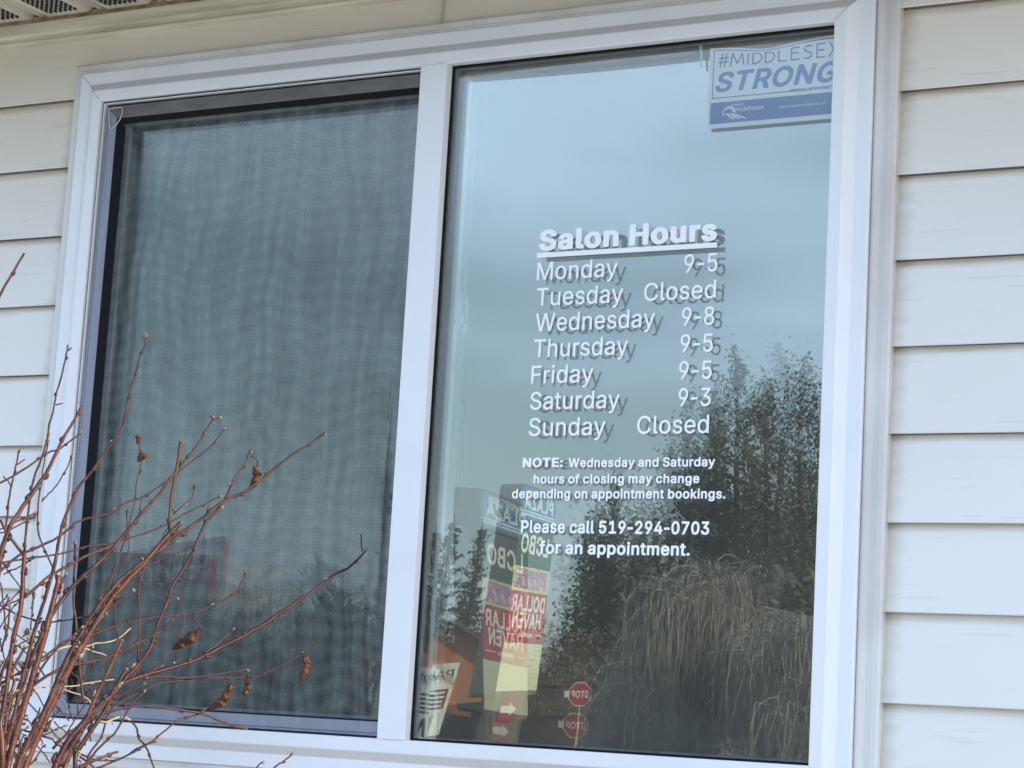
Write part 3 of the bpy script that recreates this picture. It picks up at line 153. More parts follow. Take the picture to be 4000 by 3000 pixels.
BOLD = font('-248;59,85,54,86,50,88,48,90,45,95,45,127,48,133,54,136,62,137,170,137,177,136,181,134,183,132,185,128,185,95,182,89,177,86,169,84|.112;44,-14,39,-13,30,-9,25,-6,20,-1,14,9,13,15,13,26,14,32,18,40,26,49,37,55,49,57,60,55,65,53,72,48,78,43,84,31,86,18,82,6,78,-1,74,-5,62,-12,52,-14|0248;107,-15,86,-11,79,-9,64,-1,57,3,48,11,38,24,33,32,23,53,16,79,12,112,12,148,15,176,19,195,23,207,34,230,45,245,53,253,62,260,79,269,84,271,102,275,120,276,130,275,144,272,153,269,165,263,174,257,184,249,192,239,198,230,208,209,213,194,216,180,219,159,220,148,221,143,221,117,217,86,212,63,208,51,201,36,190,18,177,5,171,1,152,-9,132,-14,123,-16;111,38,120,38,131,41,139,46,146,55,151,64,155,74,160,96,163,112,163,126,163,130,161,158,159,171,153,192,149,201,140,213,130,221,121,223,110,223,101,220,91,212,83,201,78,190,73,171,70,151,70,141,69,136,69,124,71,101,74,84,79,68,86,55,95,45,103,40|1248;39,-12,34,-11,30,-8,28,-6,26,-2,26,30,29,36,34,39,41,40,92,40,94,40,96,42,96,202,95,204,93,204,52,174,45,172,39,173,34,176,31,182,31,222,33,226,36,228,95,271,104,273,138,273,145,272,151,268,154,262,154,42,156,40,198,40,204,39,209,36,211,34,213,30,213,-2,211,-6,208,-9,204,-11,197,-12|2248;33,-12,28,-11,24,-9,22,-6,20,-2,20,26,22,32,107,123,122,138,134,152,143,166,147,174,151,186,151,192,148,204,146,208,142,213,136,218,128,222,123,223,115,224,105,223,98,221,95,219,91,216,86,210,82,204,80,198,77,182,75,178,73,176,69,174,62,173,36,173,30,174,24,178,21,184,21,196,22,204,26,220,33,234,37,240,47,250,60,261,78,270,92,274,105,276,124,276,146,272,158,268,167,263,179,254,191,242,201,226,205,214,208,202,208,178,207,172,204,164,202,156,193,140,185,128,155,93,107,42,108,42,110,41,196,41,204,39,209,36,212,30,212,0,211,-4,207,-9,203,-11,196,-12|3248;101,-15,83,-12,66,-7,48,2,37,10,27,19,23,25,15,39,11,55,10,68,13,75,19,78,25,79,52,79,60,78,64,76,67,73,69,69,70,64,72,58,78,49,88,42,97,39,106,38,117,37,125,39,135,42,144,47,150,55,154,65,155,77,154,84,151,93,143,103,133,110,123,113,104,115,83,115,76,117,71,120,68,126,68,155,71,162,118,216,119,218,119,219,116,219,38,219,30,221,26,224,23,230,23,263,25,267,27,269,31,271,38,272,187,272,195,271,200,268,203,262,204,235,202,231,189,215,141,160,142,159,161,153,173,147,190,135,200,122,209,105,213,90,215,80,215,68,213,59,211,50,209,43,202,29,195,20,182,6,172,0,160,-6,144,-11,121,-15|4248;145,-12,140,-11,136,-9,134,-6,132,-2,131,40,130,42,22,42,16,43,12,46,9,48,8,54,8,82,10,88,115,266,118,270,121,271,129,273,157,273,164,272,168,270,170,268,172,262,172,258,78,96,79,95,81,95,130,96,131,98,132,164,133,168,135,171,138,173,146,175,174,175,180,174,184,172,186,170,188,164,189,96,191,95,209,95,216,94,221,90,224,84,224,54,221,46,216,43,210,42,191,42,189,40,188,0,185,-8,180,-11,174,-12|5248;103,-15,78,-10,66,-5,55,1,48,6,37,16,30,26,22,42,18,59,18,67,18,70,22,75,26,77,32,78,60,78,67,77,71,75,73,73,79,56,83,51,87,46,92,43,101,39,109,37,118,38,130,41,135,44,143,50,148,58,152,68,155,78,155,88,153,95,149,107,144,115,137,121,130,126,120,129,102,129,96,128,85,124,72,116,64,114,57,115,35,118,28,120,24,123,22,128,22,139,36,263,38,267,40,269,44,271,51,272,184,272,192,271,198,268,201,261,201,230,198,225,194,222,185,219,92,219,90,219,89,218,85,184,85,178,87,178,105,182,115,183,129,182,151,177,168,169,179,161,183,157,190,151,198,139,208,118,213,99,213,68,210,56,207,47,200,32,191,19,176,5,166,-2,150,-9,138,-12,121,-15|7248;50,-12,45,-11,40,-8,37,-2,37,4,145,218,144,218,142,219,35,219,27,220,22,224,19,230,19,262,21,268,23,270,27,272,35,273,197,273,204,272,208,270,210,268,213,262,212,226,95,-6,90,-10,83,-12|9248;67,-12,61,-10,56,-7,54,-2,55,4,110,86,108,88,101,88,83,91,67,97,51,107,38,120,32,130,26,142,21,160,20,168,20,190,21,200,23,208,26,218,31,228,41,242,52,254,67,264,75,268,89,273,106,276,125,276,146,272,167,262,178,255,191,242,201,226,208,208,212,194,212,166,209,152,202,130,192,110,184,98,114,-6,108,-10,101,-12;113,136,116,136,125,137,133,140,140,145,144,149,150,158,154,172,155,180,154,188,150,200,147,206,140,216,131,221,125,223,116,224,107,223,100,221,95,218,87,210,84,206,81,200,78,188,77,180,78,172,82,158,85,152,90,146,98,140,106,137|:112;44,-14,39,-13,30,-9,25,-6,20,-1,14,9,13,15,13,26,14,32,18,40,26,49,37,55,49,57,60,55,65,53,72,48,78,43,84,31,86,18,82,6,78,-1,74,-5,62,-12,52,-14;43,127,35,129,27,133,18,142,14,150,13,155,13,168,14,173,18,181,22,187,27,191,38,196,45,197,54,197,60,196,69,192,79,183,84,172,85,165,85,158,83,149,80,142,72,134,66,131,59,128,52,127|A261;9,-12,4,-11,-2,-8,-4,-2,-4,4,90,264,95,270,99,272,105,273,139,273,148,271,152,268,155,262,249,6,250,0,249,-4,247,-8,244,-10,235,-12,205,-12,198,-11,193,-8,192,-6,188,2,169,54,166,61,82,61,80,61,78,60,57,-2,54,-8,49,-11,42,-12;99,114,144,114,146,114,147,116,123,185,122,184,120,180,111,152,99,118|B249;31,-12,26,-11,21,-8,19,-4,18,0,18,260,19,266,21,269,24,271,33,273,126,273,139,272,156,269,166,266,176,261,190,252,199,243,203,238,211,222,216,208,217,202,217,182,214,170,212,162,206,152,203,148,193,138,192,136,202,130,210,122,213,116,223,98,226,90,227,82,227,58,222,40,216,28,209,18,201,10,196,6,177,-4,163,-8,148,-11,137,-12;78,42,131,41,143,42,154,46,162,52,165,57,167,62,169,68,169,74,167,80,164,86,159,94,152,100,145,104,137,106,78,106,77,104,77,102,77,44;78,158,129,158,137,160,145,164,150,168,155,176,159,186,159,194,156,202,154,206,151,211,146,215,142,217,134,219,78,218,77,214,77,162|C277;126,-15,113,-13,99,-10,85,-5,73,1,62,8,52,15,44,24,35,35,28,46,20,61,13,82,10,97,8,116,8,145,10,163,12,174,16,188,20,199,29,216,37,228,42,234,54,246,70,258,88,267,100,271,120,275,142,276,153,275,169,272,190,265,207,256,223,243,236,228,246,210,252,194,255,181,255,176,253,172,251,170,247,168,241,167,211,166,204,168,200,170,198,172,191,190,183,202,179,206,170,213,164,216,156,219,146,221,129,221,118,219,108,215,96,207,85,196,76,181,71,167,69,158,66,133,67,115,71,94,75,82,78,76,83,68,91,57,99,51,106,46,117,42,127,40,146,39,153,41,165,45,178,54,184,60,189,67,192,73,198,89,200,91,204,93,213,94,240,94,247,93,251,91,253,89,255,85,255,80,253,69,249,57,238,36,228,23,220,14,210,7,204,3,188,-5,174,-10,160,-13,146,-15|D273;31,-12,26,-11,21,-8,19,-4,18,0,18,260,18,264,20,268,22,270,26,272,33,273,117,273,123,272,133,272,155,268,166,265,176,261,193,252,205,243,218,230,228,216,237,198,241,188,247,168,250,140,250,120,248,100,244,84,239,68,229,48,221,35,216,28,200,14,180,2,159,-6,140,-10,123,-12;78,42,117,41,133,43,147,47,155,51,169,62,177,72,182,82,188,102,191,118,191,130,191,144,188,158,184,174,177,189,171,198,166,202,157,209,150,213,142,216,126,219,80,219,78,219,77,218,77,46|E230;31,-12,26,-11,21,-8,19,-4,18,0,18,260,18,264,20,268,22,270,26,272,34,273,188,273,195,272,199,270,201,268,204,262,204,230,201,224,196,220,187,219,80,219,78,219,77,218,77,162,78,158,178,158,186,157,192,154,195,148,195,118,194,114,191,109,186,106,180,105,78,104,77,102,77,44,77,42,79,41,188,41,196,40,202,36,205,30,205,0,202,-6,200,-9,196,-11,189,-12|F226;31,-12,26,-11,21,-8,19,-4,18,0,18,260,18,264,20,268,22,270,26,272,34,273,186,273,193,272,197,270,199,268,202,262,202,230,199,224,194,221,186,219,80,219,77,218,77,158,78,154,173,154,181,153,187,150,190,144,190,112,187,106,185,104,181,102,175,101,78,100,77,98,76,-2,73,-8,67,-11,61,-12|G282;127,-15,119,-14,99,-10,85,-5,69,3,54,14,42,26,34,36,28,45,20,61,13,82,10,97,8,116,8,145,11,170,14,182,20,199,28,215,35,226,50,243,62,253,71,259,90,268,103,272,119,275,130,276,142,276,168,272,182,268,201,259,219,246,234,230,243,216,249,204,253,193,255,184,255,176,253,172,251,170,247,168,241,167,211,166,204,168,200,170,198,172,192,187,182,201,175,208,163,216,151,220,144,221,129,221,118,219,104,213,91,203,85,196,79,187,74,176,71,167,67,146,66,127,68,108,71,94,75,82,81,71,91,58,99,51,107,46,121,41,127,40,148,40,161,43,169,46,176,51,184,59,190,67,193,73,197,86,196,89,146,90,140,91,136,93,132,98,131,102,132,134,134,138,136,140,140,142,146,143,242,143,251,141,255,138,257,133,257,88,256,79,253,65,249,54,243,42,232,26,218,11,202,1,190,-5,176,-10,148,-15|H280;31,-12,26,-11,21,-8,19,-4,18,0,18,260,18,264,20,268,26,272,32,273,61,273,70,271,73,269,75,266,77,262,77,164,78,160,184,160,187,160,188,162,188,260,189,266,191,269,194,271,203,273,232,273,238,272,242,270,245,266,247,260,247,0,246,-2,244,-7,239,-10,232,-12,203,-12,194,-10,191,-8,189,-4,188,0,188,104,187,106,80,107,78,106,77,104,76,-2,73,-8,67,-11,61,-12|I169;16,-12,11,-11,7,-8,5,-6,3,-2,3,30,5,36,10,39,17,41,45,41,47,42,48,44,48,216,47,218,45,219,17,219,11,220,6,224,3,230,3,262,4,264,7,270,11,272,18,273,134,273,143,271,148,268,151,262,151,230,149,224,143,221,136,219,109,219,108,218,107,216,107,44,107,42,108,41,136,41,142,40,148,36,151,30,151,0,150,-4,146,-9,142,-11,135,-12|L217;31,-12,26,-11,21,-8,19,-4,18,0,18,262,21,268,27,272,33,273,62,273,68,272,72,270,75,266,77,262,77,42,78,41,80,41,181,41,189,40,195,36,198,30,198,-2,195,-6,193,-9,189,-11,182,-12|M337;31,-12,26,-11,21,-8,19,-4,18,0,18,260,18,264,21,268,26,272,33,273,75,273,83,271,86,270,89,267,160,86,161,84,163,86,229,260,233,268,239,272,247,273,288,273,295,272,300,269,303,264,304,260,304,0,303,-2,301,-8,295,-11,289,-12,259,-12,253,-11,249,-9,247,-6,245,-2,244,137,243,137,241,132,186,-6,181,-10,174,-12,151,-12,142,-11,138,-9,135,-6,133,-2,77,137,76,136,76,132,75,-2,72,-8,66,-11,60,-12|N283;31,-12,26,-11,21,-8,19,-4,18,0,18,260,18,264,20,268,26,272,34,273,68,273,74,272,80,268,184,104,190,96,191,96,192,100,192,264,194,268,196,270,200,272,206,273,235,273,241,272,245,270,248,266,250,260,250,0,249,-2,247,-7,241,-11,233,-12,199,-12,193,-11,187,-7,78,164,77,164,77,160,76,-2,73,-8,67,-11,61,-12|O288;126,-15,113,-13,99,-10,85,-5,74,0,62,8,51,16,36,34,30,43,21,60,13,82,10,97,8,116,8,145,10,163,12,174,16,188,20,199,28,214,35,225,43,235,54,246,70,258,88,267,100,271,120,275,142,276,159,274,177,270,198,261,216,249,232,233,236,228,246,213,252,201,259,182,264,156,265,144,265,117,263,98,260,82,256,69,251,57,239,36,231,26,219,14,203,2,186,-6,174,-10,155,-14,146,-15;125,40,145,39,156,42,168,47,179,55,186,62,196,77,202,93,206,114,207,133,204,159,200,174,193,189,183,202,175,209,161,217,152,220,145,221,129,221,118,219,105,214,96,207,87,198,77,183,71,167,67,146,66,127,68,108,73,87,80,72,89,60,99,51,109,45,117,42|P243;31,-12,26,-11,21,-8,19,-4,18,0,18,260,19,266,21,269,24,271,33,273,123,273,128,272,137,272,154,269,166,265,180,258,194,248,205,236,214,220,220,204,223,184,223,172,222,162,219,150,215,138,209,126,202,116,192,106,181,98,162,89,144,85,126,83,78,82,77,80,77,0,75,-4,72,-9,68,-11,62,-12;78,136,128,136,141,139,150,144,154,149,159,156,163,172,163,186,161,192,158,201,153,208,143,216,132,219,78,218,77,214,77,140|R245;31,-12,26,-11,21,-8,19,-4,18,0,18,260,18,264,20,268,22,270,26,272,33,273,124,273,144,271,159,268,168,265,184,257,191,252,205,238,215,220,218,212,222,198,223,186,223,174,222,162,219,152,216,144,209,130,199,116,191,110,181,102,179,100,231,6,232,-2,229,-6,227,-9,223,-11,216,-12,183,-12,176,-11,172,-9,169,-6,165,2,118,88,115,89,80,89,78,88,77,86,77,0,75,-4,72,-9,68,-11,62,-12;78,144,133,143,144,146,152,151,159,160,162,170,164,178,164,184,161,196,159,202,157,206,154,208,146,215,138,218,132,219,78,218,77,214,77,146|S244;103,-16,78,-12,60,-6,48,0,39,6,30,13,20,27,12,43,8,56,7,64,7,72,9,77,11,79,15,81,22,82,51,82,58,81,62,79,65,76,66,73,69,61,72,55,78,48,83,45,91,41,104,37,125,37,136,40,145,44,151,47,157,54,161,60,163,66,163,75,162,80,160,83,155,88,145,95,130,100,88,112,73,117,52,127,39,135,27,148,19,162,15,176,13,184,13,198,15,206,18,218,26,234,32,242,46,255,52,259,67,267,83,272,109,276,123,276,144,273,162,268,180,259,193,249,204,237,214,218,216,212,218,200,218,192,217,188,215,186,213,184,204,181,175,181,168,183,164,185,162,187,160,191,157,203,153,208,148,213,140,218,132,221,127,222,113,223,103,222,92,219,85,215,79,210,75,204,73,197,73,188,74,184,80,176,89,170,111,162,147,152,165,146,183,137,195,129,206,118,210,113,215,106,218,98,221,84,221,59,217,42,210,28,199,13,184,2,164,-8,150,-13,125,-17|T245;99,-12,94,-11,89,-8,87,-4,85,0,85,218,84,219,82,219,19,219,12,220,8,222,6,224,3,230,4,264,6,268,8,270,12,272,19,273,210,273,218,272,223,268,226,262,226,230,224,224,222,222,218,220,211,219,148,219,146,219,145,218,144,-2,141,-8,135,-11,129,-12|U280;121,-16,98,-12,84,-8,67,0,59,5,54,9,40,23,31,36,24,50,20,63,18,77,18,263,20,267,22,270,26,272,33,273,62,273,69,271,74,267,77,261,77,87,79,75,83,65,89,56,94,51,102,45,111,41,121,39,143,39,150,40,160,43,166,47,173,52,181,63,187,78,188,85,188,263,190,267,192,270,196,272,202,273,231,273,238,272,244,268,246,263,247,260,247,75,245,66,240,49,232,33,223,20,209,8,194,-2,178,-9,157,-14,142,-16|V261;105,-12,100,-11,95,-8,89,4,-4,256,-5,262,-4,266,-2,268,1,270,11,273,42,273,49,271,54,268,57,262,122,78,123,76,124,75,184,248,189,262,192,268,194,270,198,272,205,273,235,273,244,271,247,268,249,264,250,262,250,258,155,-4,151,-9,147,-11,141,-12|W367;80,-12,75,-11,70,-8,69,-6,66,0,-3,252,-5,258,-5,262,-2,268,4,272,10,273,39,273,47,272,51,270,53,268,56,260,96,106,99,97,100,97,144,264,146,268,148,270,152,272,159,273,192,273,199,272,203,270,206,267,208,262,241,136,252,96,253,96,254,100,295,260,298,266,300,270,304,271,312,273,342,273,348,272,353,269,356,264,356,256,287,6,285,-2,282,-7,276,-11,270,-12,236,-12,228,-10,224,-8,222,-6,218,6,178,154,177,157,176,158,175,157,173,150,132,0,129,-6,124,-10,117,-12|Y257;105,-12,100,-11,95,-8,94,-6,91,-2,91,102,-1,252,-5,258,-5,262,-4,266,-2,268,1,270,11,273,45,273,51,272,56,269,61,262,119,168,121,165,123,166,180,260,186,269,191,272,198,273,231,273,240,271,243,268,246,264,246,258,244,254,151,102,150,0,149,-4,146,-9,142,-11,136,-12|Z240;22,-12,17,-11,13,-9,11,-6,9,-2,9,24,11,30,138,218,138,218,135,219,24,219,16,220,11,224,8,230,8,262,10,268,12,270,16,272,24,273,200,273,208,272,212,270,215,266,216,262,216,236,214,230,86,42,86,42,89,41,201,41,209,40,214,36,217,30,217,0,215,-6,213,-9,209,-11,202,-12|a215;73,-16,50,-11,37,-5,23,4,16,13,8,27,3,39,2,46,2,64,5,75,8,83,13,93,24,103,35,110,46,115,60,119,80,123,116,127,126,129,128,131,128,133,126,144,124,148,120,152,113,156,107,157,93,157,84,155,78,152,69,145,61,132,56,130,50,129,20,137,13,140,11,142,9,146,9,154,16,168,26,181,34,188,41,193,55,200,71,205,89,208,111,208,132,204,143,200,153,195,160,190,170,180,173,176,179,165,182,157,185,141,185,-2,183,-6,181,-8,177,-10,171,-12,143,-12,136,-10,133,-8,130,-5,128,-5,116,-10,106,-14,89,-17;77,36,98,36,107,39,117,46,122,52,126,60,128,69,128,79,124,79,104,75,85,73,73,70,65,65,62,62,60,57,60,51,62,47,63,44,68,40|b233;109,-16,98,-14,87,-11,72,-2,70,-3,67,-8,64,-10,53,-12,30,-12,23,-11,17,-8,14,-3,14,261,17,268,23,272,30,273,57,273,64,271,69,267,71,261,72,197,74,197,84,203,92,206,113,209,131,208,146,205,157,201,174,191,183,183,189,175,195,167,200,158,208,138,212,115,213,95,212,88,212,76,210,64,206,48,196,27,188,16,175,3,165,-4,157,-8,143,-13,126,-16;106,36,117,36,124,37,129,39,138,46,142,50,148,60,151,68,154,83,155,95,154,110,152,121,147,134,138,148,129,154,120,157,107,157,101,156,95,153,86,146,81,140,76,130,72,114,71,106,71,87,72,79,74,69,78,58,85,48,90,44,98,38|c218;96,-16,72,-11,56,-4,43,5,30,18,26,23,19,34,14,44,7,66,4,83,4,109,9,134,17,154,22,163,29,174,41,186,54,195,73,204,92,208,111,209,121,208,143,203,159,195,170,188,182,175,190,164,194,156,198,145,198,139,195,134,188,130,160,123,152,123,147,125,144,127,139,138,134,145,130,150,124,154,113,157,102,157,94,156,89,154,80,147,72,136,67,124,64,111,62,103,63,87,66,70,71,57,76,49,82,43,91,38,98,36,114,36,124,39,130,43,136,49,139,53,146,67,151,71,157,71,190,64,194,62,196,59,198,55,198,48,193,34,184,19,170,5,162,-1,144,-10,133,-13,115,-16|d233;91,-16,68,-11,53,-4,45,1,31,13,23,25,18,34,13,45,9,57,6,73,4,83,4,110,6,119,9,135,13,147,22,165,28,175,35,183,48,194,66,203,87,208,105,209,115,208,125,206,132,203,144,197,146,197,146,261,149,267,154,271,161,273,188,273,195,272,200,268,203,261,203,-3,201,-7,199,-9,195,-11,189,-12,163,-12,157,-11,152,-9,148,-3,146,-2,129,-11,121,-14,107,-16;98,36,110,36,119,38,123,40,132,48,137,55,141,64,145,78,146,86,146,106,145,114,143,124,139,135,134,142,127,150,120,154,112,157,99,157,93,156,88,154,78,146,72,137,68,129,65,118,63,106,62,88,64,80,68,65,72,56,75,50,84,42,91,38|e222;98,-16,76,-12,67,-9,53,-2,45,3,38,9,27,21,20,32,15,42,9,58,7,67,5,81,4,108,8,130,14,148,21,162,27,171,37,183,51,194,67,202,76,205,91,208,109,209,134,205,146,201,158,195,164,190,169,186,181,175,188,163,195,149,198,140,202,119,203,86,202,81,199,78,195,76,189,75,65,74,65,71,67,63,71,55,74,50,81,44,85,41,91,38,99,36,118,36,129,40,135,44,139,49,147,62,152,65,157,65,172,63,191,58,196,54,199,49,199,42,198,38,190,22,179,9,166,-1,148,-10,136,-13,117,-16;66,125,139,125,141,125,142,126,140,133,137,139,134,144,126,151,117,156,111,157,100,157,89,154,77,146,69,135,66,127|f146;42,-12,37,-11,32,-8,29,-4,28,0,28,154,26,155,5,155,-1,156,-7,160,-10,166,-10,196,-7,202,-1,205,6,206,26,206,28,207,28,226,29,234,31,242,40,258,49,268,55,272,67,278,87,283,109,283,124,280,134,275,137,268,137,262,136,258,130,238,128,234,123,230,116,228,102,231,93,230,88,226,86,220,86,208,88,206,116,206,122,205,127,202,130,196,130,168,130,164,128,160,126,158,122,156,115,155,89,155,86,154,86,-2,83,-8,77,-11,71,-12|g233;95,-89,77,-86,62,-82,46,-75,36,-68,24,-57,15,-42,14,-39,13,-35,16,-29,20,-25,35,-16,46,-11,52,-10,57,-11,61,-13,75,-28,86,-35,96,-37,118,-37,131,-33,140,-25,143,-20,145,-13,146,1,146,2,144,2,127,-6,117,-8,109,-9,91,-9,70,-5,62,-2,47,6,34,16,26,25,19,36,11,53,7,69,4,85,4,111,8,131,12,145,23,167,27,174,38,186,51,195,61,200,72,204,93,209,109,209,121,207,132,203,146,196,148,197,152,202,156,204,162,206,188,206,195,204,201,200,203,196,203,193,203,-16,201,-30,198,-39,191,-52,186,-58,175,-69,160,-78,148,-83,125,-88,115,-89;94,43,116,43,124,46,132,52,137,58,141,66,144,76,146,88,146,109,143,125,140,133,135,142,128,150,121,154,113,157,97,157,92,155,83,151,76,144,71,136,67,126,64,114,62,106,63,90,64,82,68,68,74,57,81,49,88,45|h226;28,-12,23,-11,18,-8,15,-4,14,0,14,262,17,268,23,272,30,273,57,273,63,272,67,270,69,268,71,262,71,200,72,198,74,197,85,203,94,206,105,208,119,209,140,206,154,201,167,194,179,182,185,172,190,162,193,154,195,142,196,130,196,-2,194,-6,192,-8,188,-11,182,-12,153,-12,146,-10,140,-6,138,0,138,126,137,134,133,144,129,149,124,153,116,156,101,156,95,155,89,152,80,144,75,138,72,126,71,116,71,0,70,-4,67,-9,63,-11,57,-12|i101;27,-12,22,-11,17,-8,15,-4,14,0,14,196,17,202,22,205,29,206,56,206,62,205,67,202,69,200,71,194,71,-2,68,-8,61,-11,55,-12;37,215,29,217,23,220,14,228,8,240,8,254,13,266,21,274,32,279,39,280,47,280,56,278,63,274,71,268,77,256,78,246,77,238,74,232,71,228,66,222,53,216,46,215|k211;28,-12,23,-11,18,-8,15,-4,14,0,14,262,17,268,23,272,30,273,57,273,63,272,67,270,69,268,71,262,72,139,73,139,75,140,134,200,139,204,148,206,182,206,191,204,194,202,195,200,197,196,197,192,194,186,122,112,121,110,199,11,203,4,203,-2,201,-6,199,-8,195,-11,189,-12,153,-12,146,-11,142,-9,134,0,82,66,79,71,77,71,73,68,71,66,71,0,69,-6,64,-10,57,-12|l112;63,-13,48,-10,38,-6,32,-2,24,6,22,9,17,19,14,33,14,261,16,266,18,269,23,272,29,273,56,273,62,272,68,269,71,263,71,47,72,41,74,39,91,39,97,35,100,30,105,7,105,-2,102,-7,99,-9,94,-11,82,-13|m328;28,-12,23,-11,18,-8,15,-4,14,0,14,194,16,200,18,202,23,205,29,206,56,206,62,205,66,203,71,197,85,204,92,207,102,209,115,210,128,208,140,204,152,198,163,187,165,187,180,198,192,204,212,209,226,210,246,207,257,203,271,195,278,189,284,182,289,174,294,162,296,154,298,142,298,0,296,-6,294,-8,290,-11,284,-12,256,-12,250,-11,246,-9,242,-4,241,0,241,132,238,144,235,150,228,155,218,157,208,157,201,155,195,152,192,148,189,144,185,132,184,124,184,0,183,-5,181,-8,178,-10,169,-12,142,-12,136,-11,131,-8,128,-4,127,0,127,136,125,144,122,148,118,152,115,155,109,157,99,157,89,154,81,148,75,140,72,130,71,122,71,-3,68,-8,62,-11,56,-12|n226;28,-12,23,-11,18,-8,15,-4,14,0,14,194,14,196,16,200,22,204,29,206,55,206,62,205,66,203,70,197,72,196,85,203,94,206,105,208,119,209,141,206,153,202,161,198,168,193,174,186,179,182,184,174,190,162,193,154,195,142,196,128,196,0,196,-2,194,-6,192,-9,188,-11,179,-12,153,-12,146,-10,140,-6,138,0,138,126,137,134,133,144,129,149,124,153,116,156,101,156,95,155,89,152,80,144,75,138,72,126,71,116,71,0,70,-4,67,-9,63,-11,57,-12|o228;96,-16,72,-11,56,-4,43,5,30,18,26,23,19,34,14,44,7,66,4,83,4,109,9,134,17,154,22,163,29,174,41,186,54,195,73,204,92,208,110,209,131,206,140,204,149,200,162,193,171,187,183,174,193,159,199,147,203,136,207,116,208,103,208,88,207,75,205,64,200,46,191,29,187,23,183,18,169,4,158,-3,141,-11,115,-16;96,36,115,36,124,39,131,44,137,50,143,60,146,68,149,82,150,93,149,109,146,123,142,134,134,145,128,151,121,155,113,157,100,157,94,156,89,154,82,149,78,145,72,136,69,130,65,117,63,104,62,88,64,80,66,70,70,58,76,49,83,43,91,38|p233;28,-85,23,-84,18,-81,15,-78,14,-74,14,193,15,197,18,202,24,205,30,206,55,206,62,204,66,202,70,197,72,196,85,203,92,205,111,209,123,209,132,208,146,204,155,201,167,195,173,191,185,180,191,173,198,161,203,152,208,138,212,116,213,93,212,88,212,77,210,64,204,43,196,27,187,15,176,4,171,0,152,-10,132,-15,123,-16,112,-16,94,-13,87,-10,74,-4,72,-4,71,-7,71,-74,69,-79,68,-81,65,-83,57,-85;107,36,117,36,127,38,139,47,144,53,148,60,152,72,154,83,155,95,154,110,152,121,148,134,144,141,138,148,129,154,121,157,104,156,96,153,87,147,79,137,76,130,73,119,71,107,71,87,72,79,74,69,79,58,85,49,89,44,97,39|r148;28,-12,23,-11,18,-8,15,-4,14,0,14,194,15,198,19,203,23,205,30,206,56,206,64,204,67,202,69,198,71,198,87,206,102,209,122,209,130,207,134,204,137,198,137,164,135,158,129,154,123,153,112,155,103,155,92,153,87,150,79,143,76,138,73,134,71,122,71,0,70,-4,67,-9,63,-11,57,-12|s202;83,-16,65,-13,53,-10,37,-2,27,5,18,16,11,28,6,44,6,49,7,53,10,57,15,60,43,66,48,66,52,66,57,64,59,62,64,49,67,45,72,40,75,38,82,36,88,35,98,35,106,36,112,38,119,43,123,49,124,53,123,57,120,61,113,66,70,76,57,80,43,87,33,93,22,104,14,119,11,129,12,151,13,157,16,165,22,177,35,190,42,195,59,203,75,207,91,209,111,208,129,204,145,197,154,191,163,181,170,172,178,154,178,146,176,141,172,138,166,136,143,131,138,130,134,131,129,133,127,135,119,148,113,154,106,158,95,159,83,157,79,155,74,152,70,145,70,137,74,132,82,128,128,117,140,113,156,105,161,101,172,90,179,76,182,64,182,45,179,32,173,20,163,8,152,-1,136,-9,121,-13,102,-16|t132;77,-14,62,-11,56,-9,46,-4,35,5,26,17,22,27,20,40,20,153,18,155,6,155,-1,156,-7,159,-10,165,-10,194,-9,198,-6,202,-1,205,6,206,18,206,20,207,20,243,22,247,25,250,29,252,35,253,62,253,69,252,73,250,75,247,77,242,78,207,80,206,102,206,109,205,114,201,117,195,117,166,114,159,109,156,103,155,80,155,77,153,77,52,78,43,79,40,82,38,94,38,103,39,107,39,112,37,114,34,117,28,122,4,122,-1,119,-7,109,-12,96,-14|u226;85,-14,65,-10,49,-3,41,3,32,11,28,16,21,30,17,40,15,50,14,60,14,194,15,199,17,202,20,204,30,206,57,206,64,205,69,201,71,195,71,74,72,63,76,53,82,45,85,42,93,39,99,37,107,37,119,41,126,46,132,53,137,66,138,73,138,194,139,199,143,203,147,205,153,206,181,206,190,204,194,201,196,195,196,1,195,-4,192,-8,188,-10,182,-11,155,-12,148,-10,145,-9,142,-7,140,-3,138,-2,124,-9,117,-11,101,-14|y215;38,-86,21,-83,14,-79,11,-75,11,-69,18,-42,21,-36,26,-34,34,-32,44,-34,49,-34,55,-31,58,-28,62,-21,68,-4,69,0,-3,187,-4,194,-3,199,-1,202,2,204,11,206,42,206,48,204,54,201,59,188,97,83,99,79,100,79,142,194,145,201,151,204,158,206,187,206,194,204,197,203,200,201,202,196,202,189,121,-23,115,-38,108,-52,102,-62,92,-71,85,-76,75,-81,66,-84,54,-86| 96')
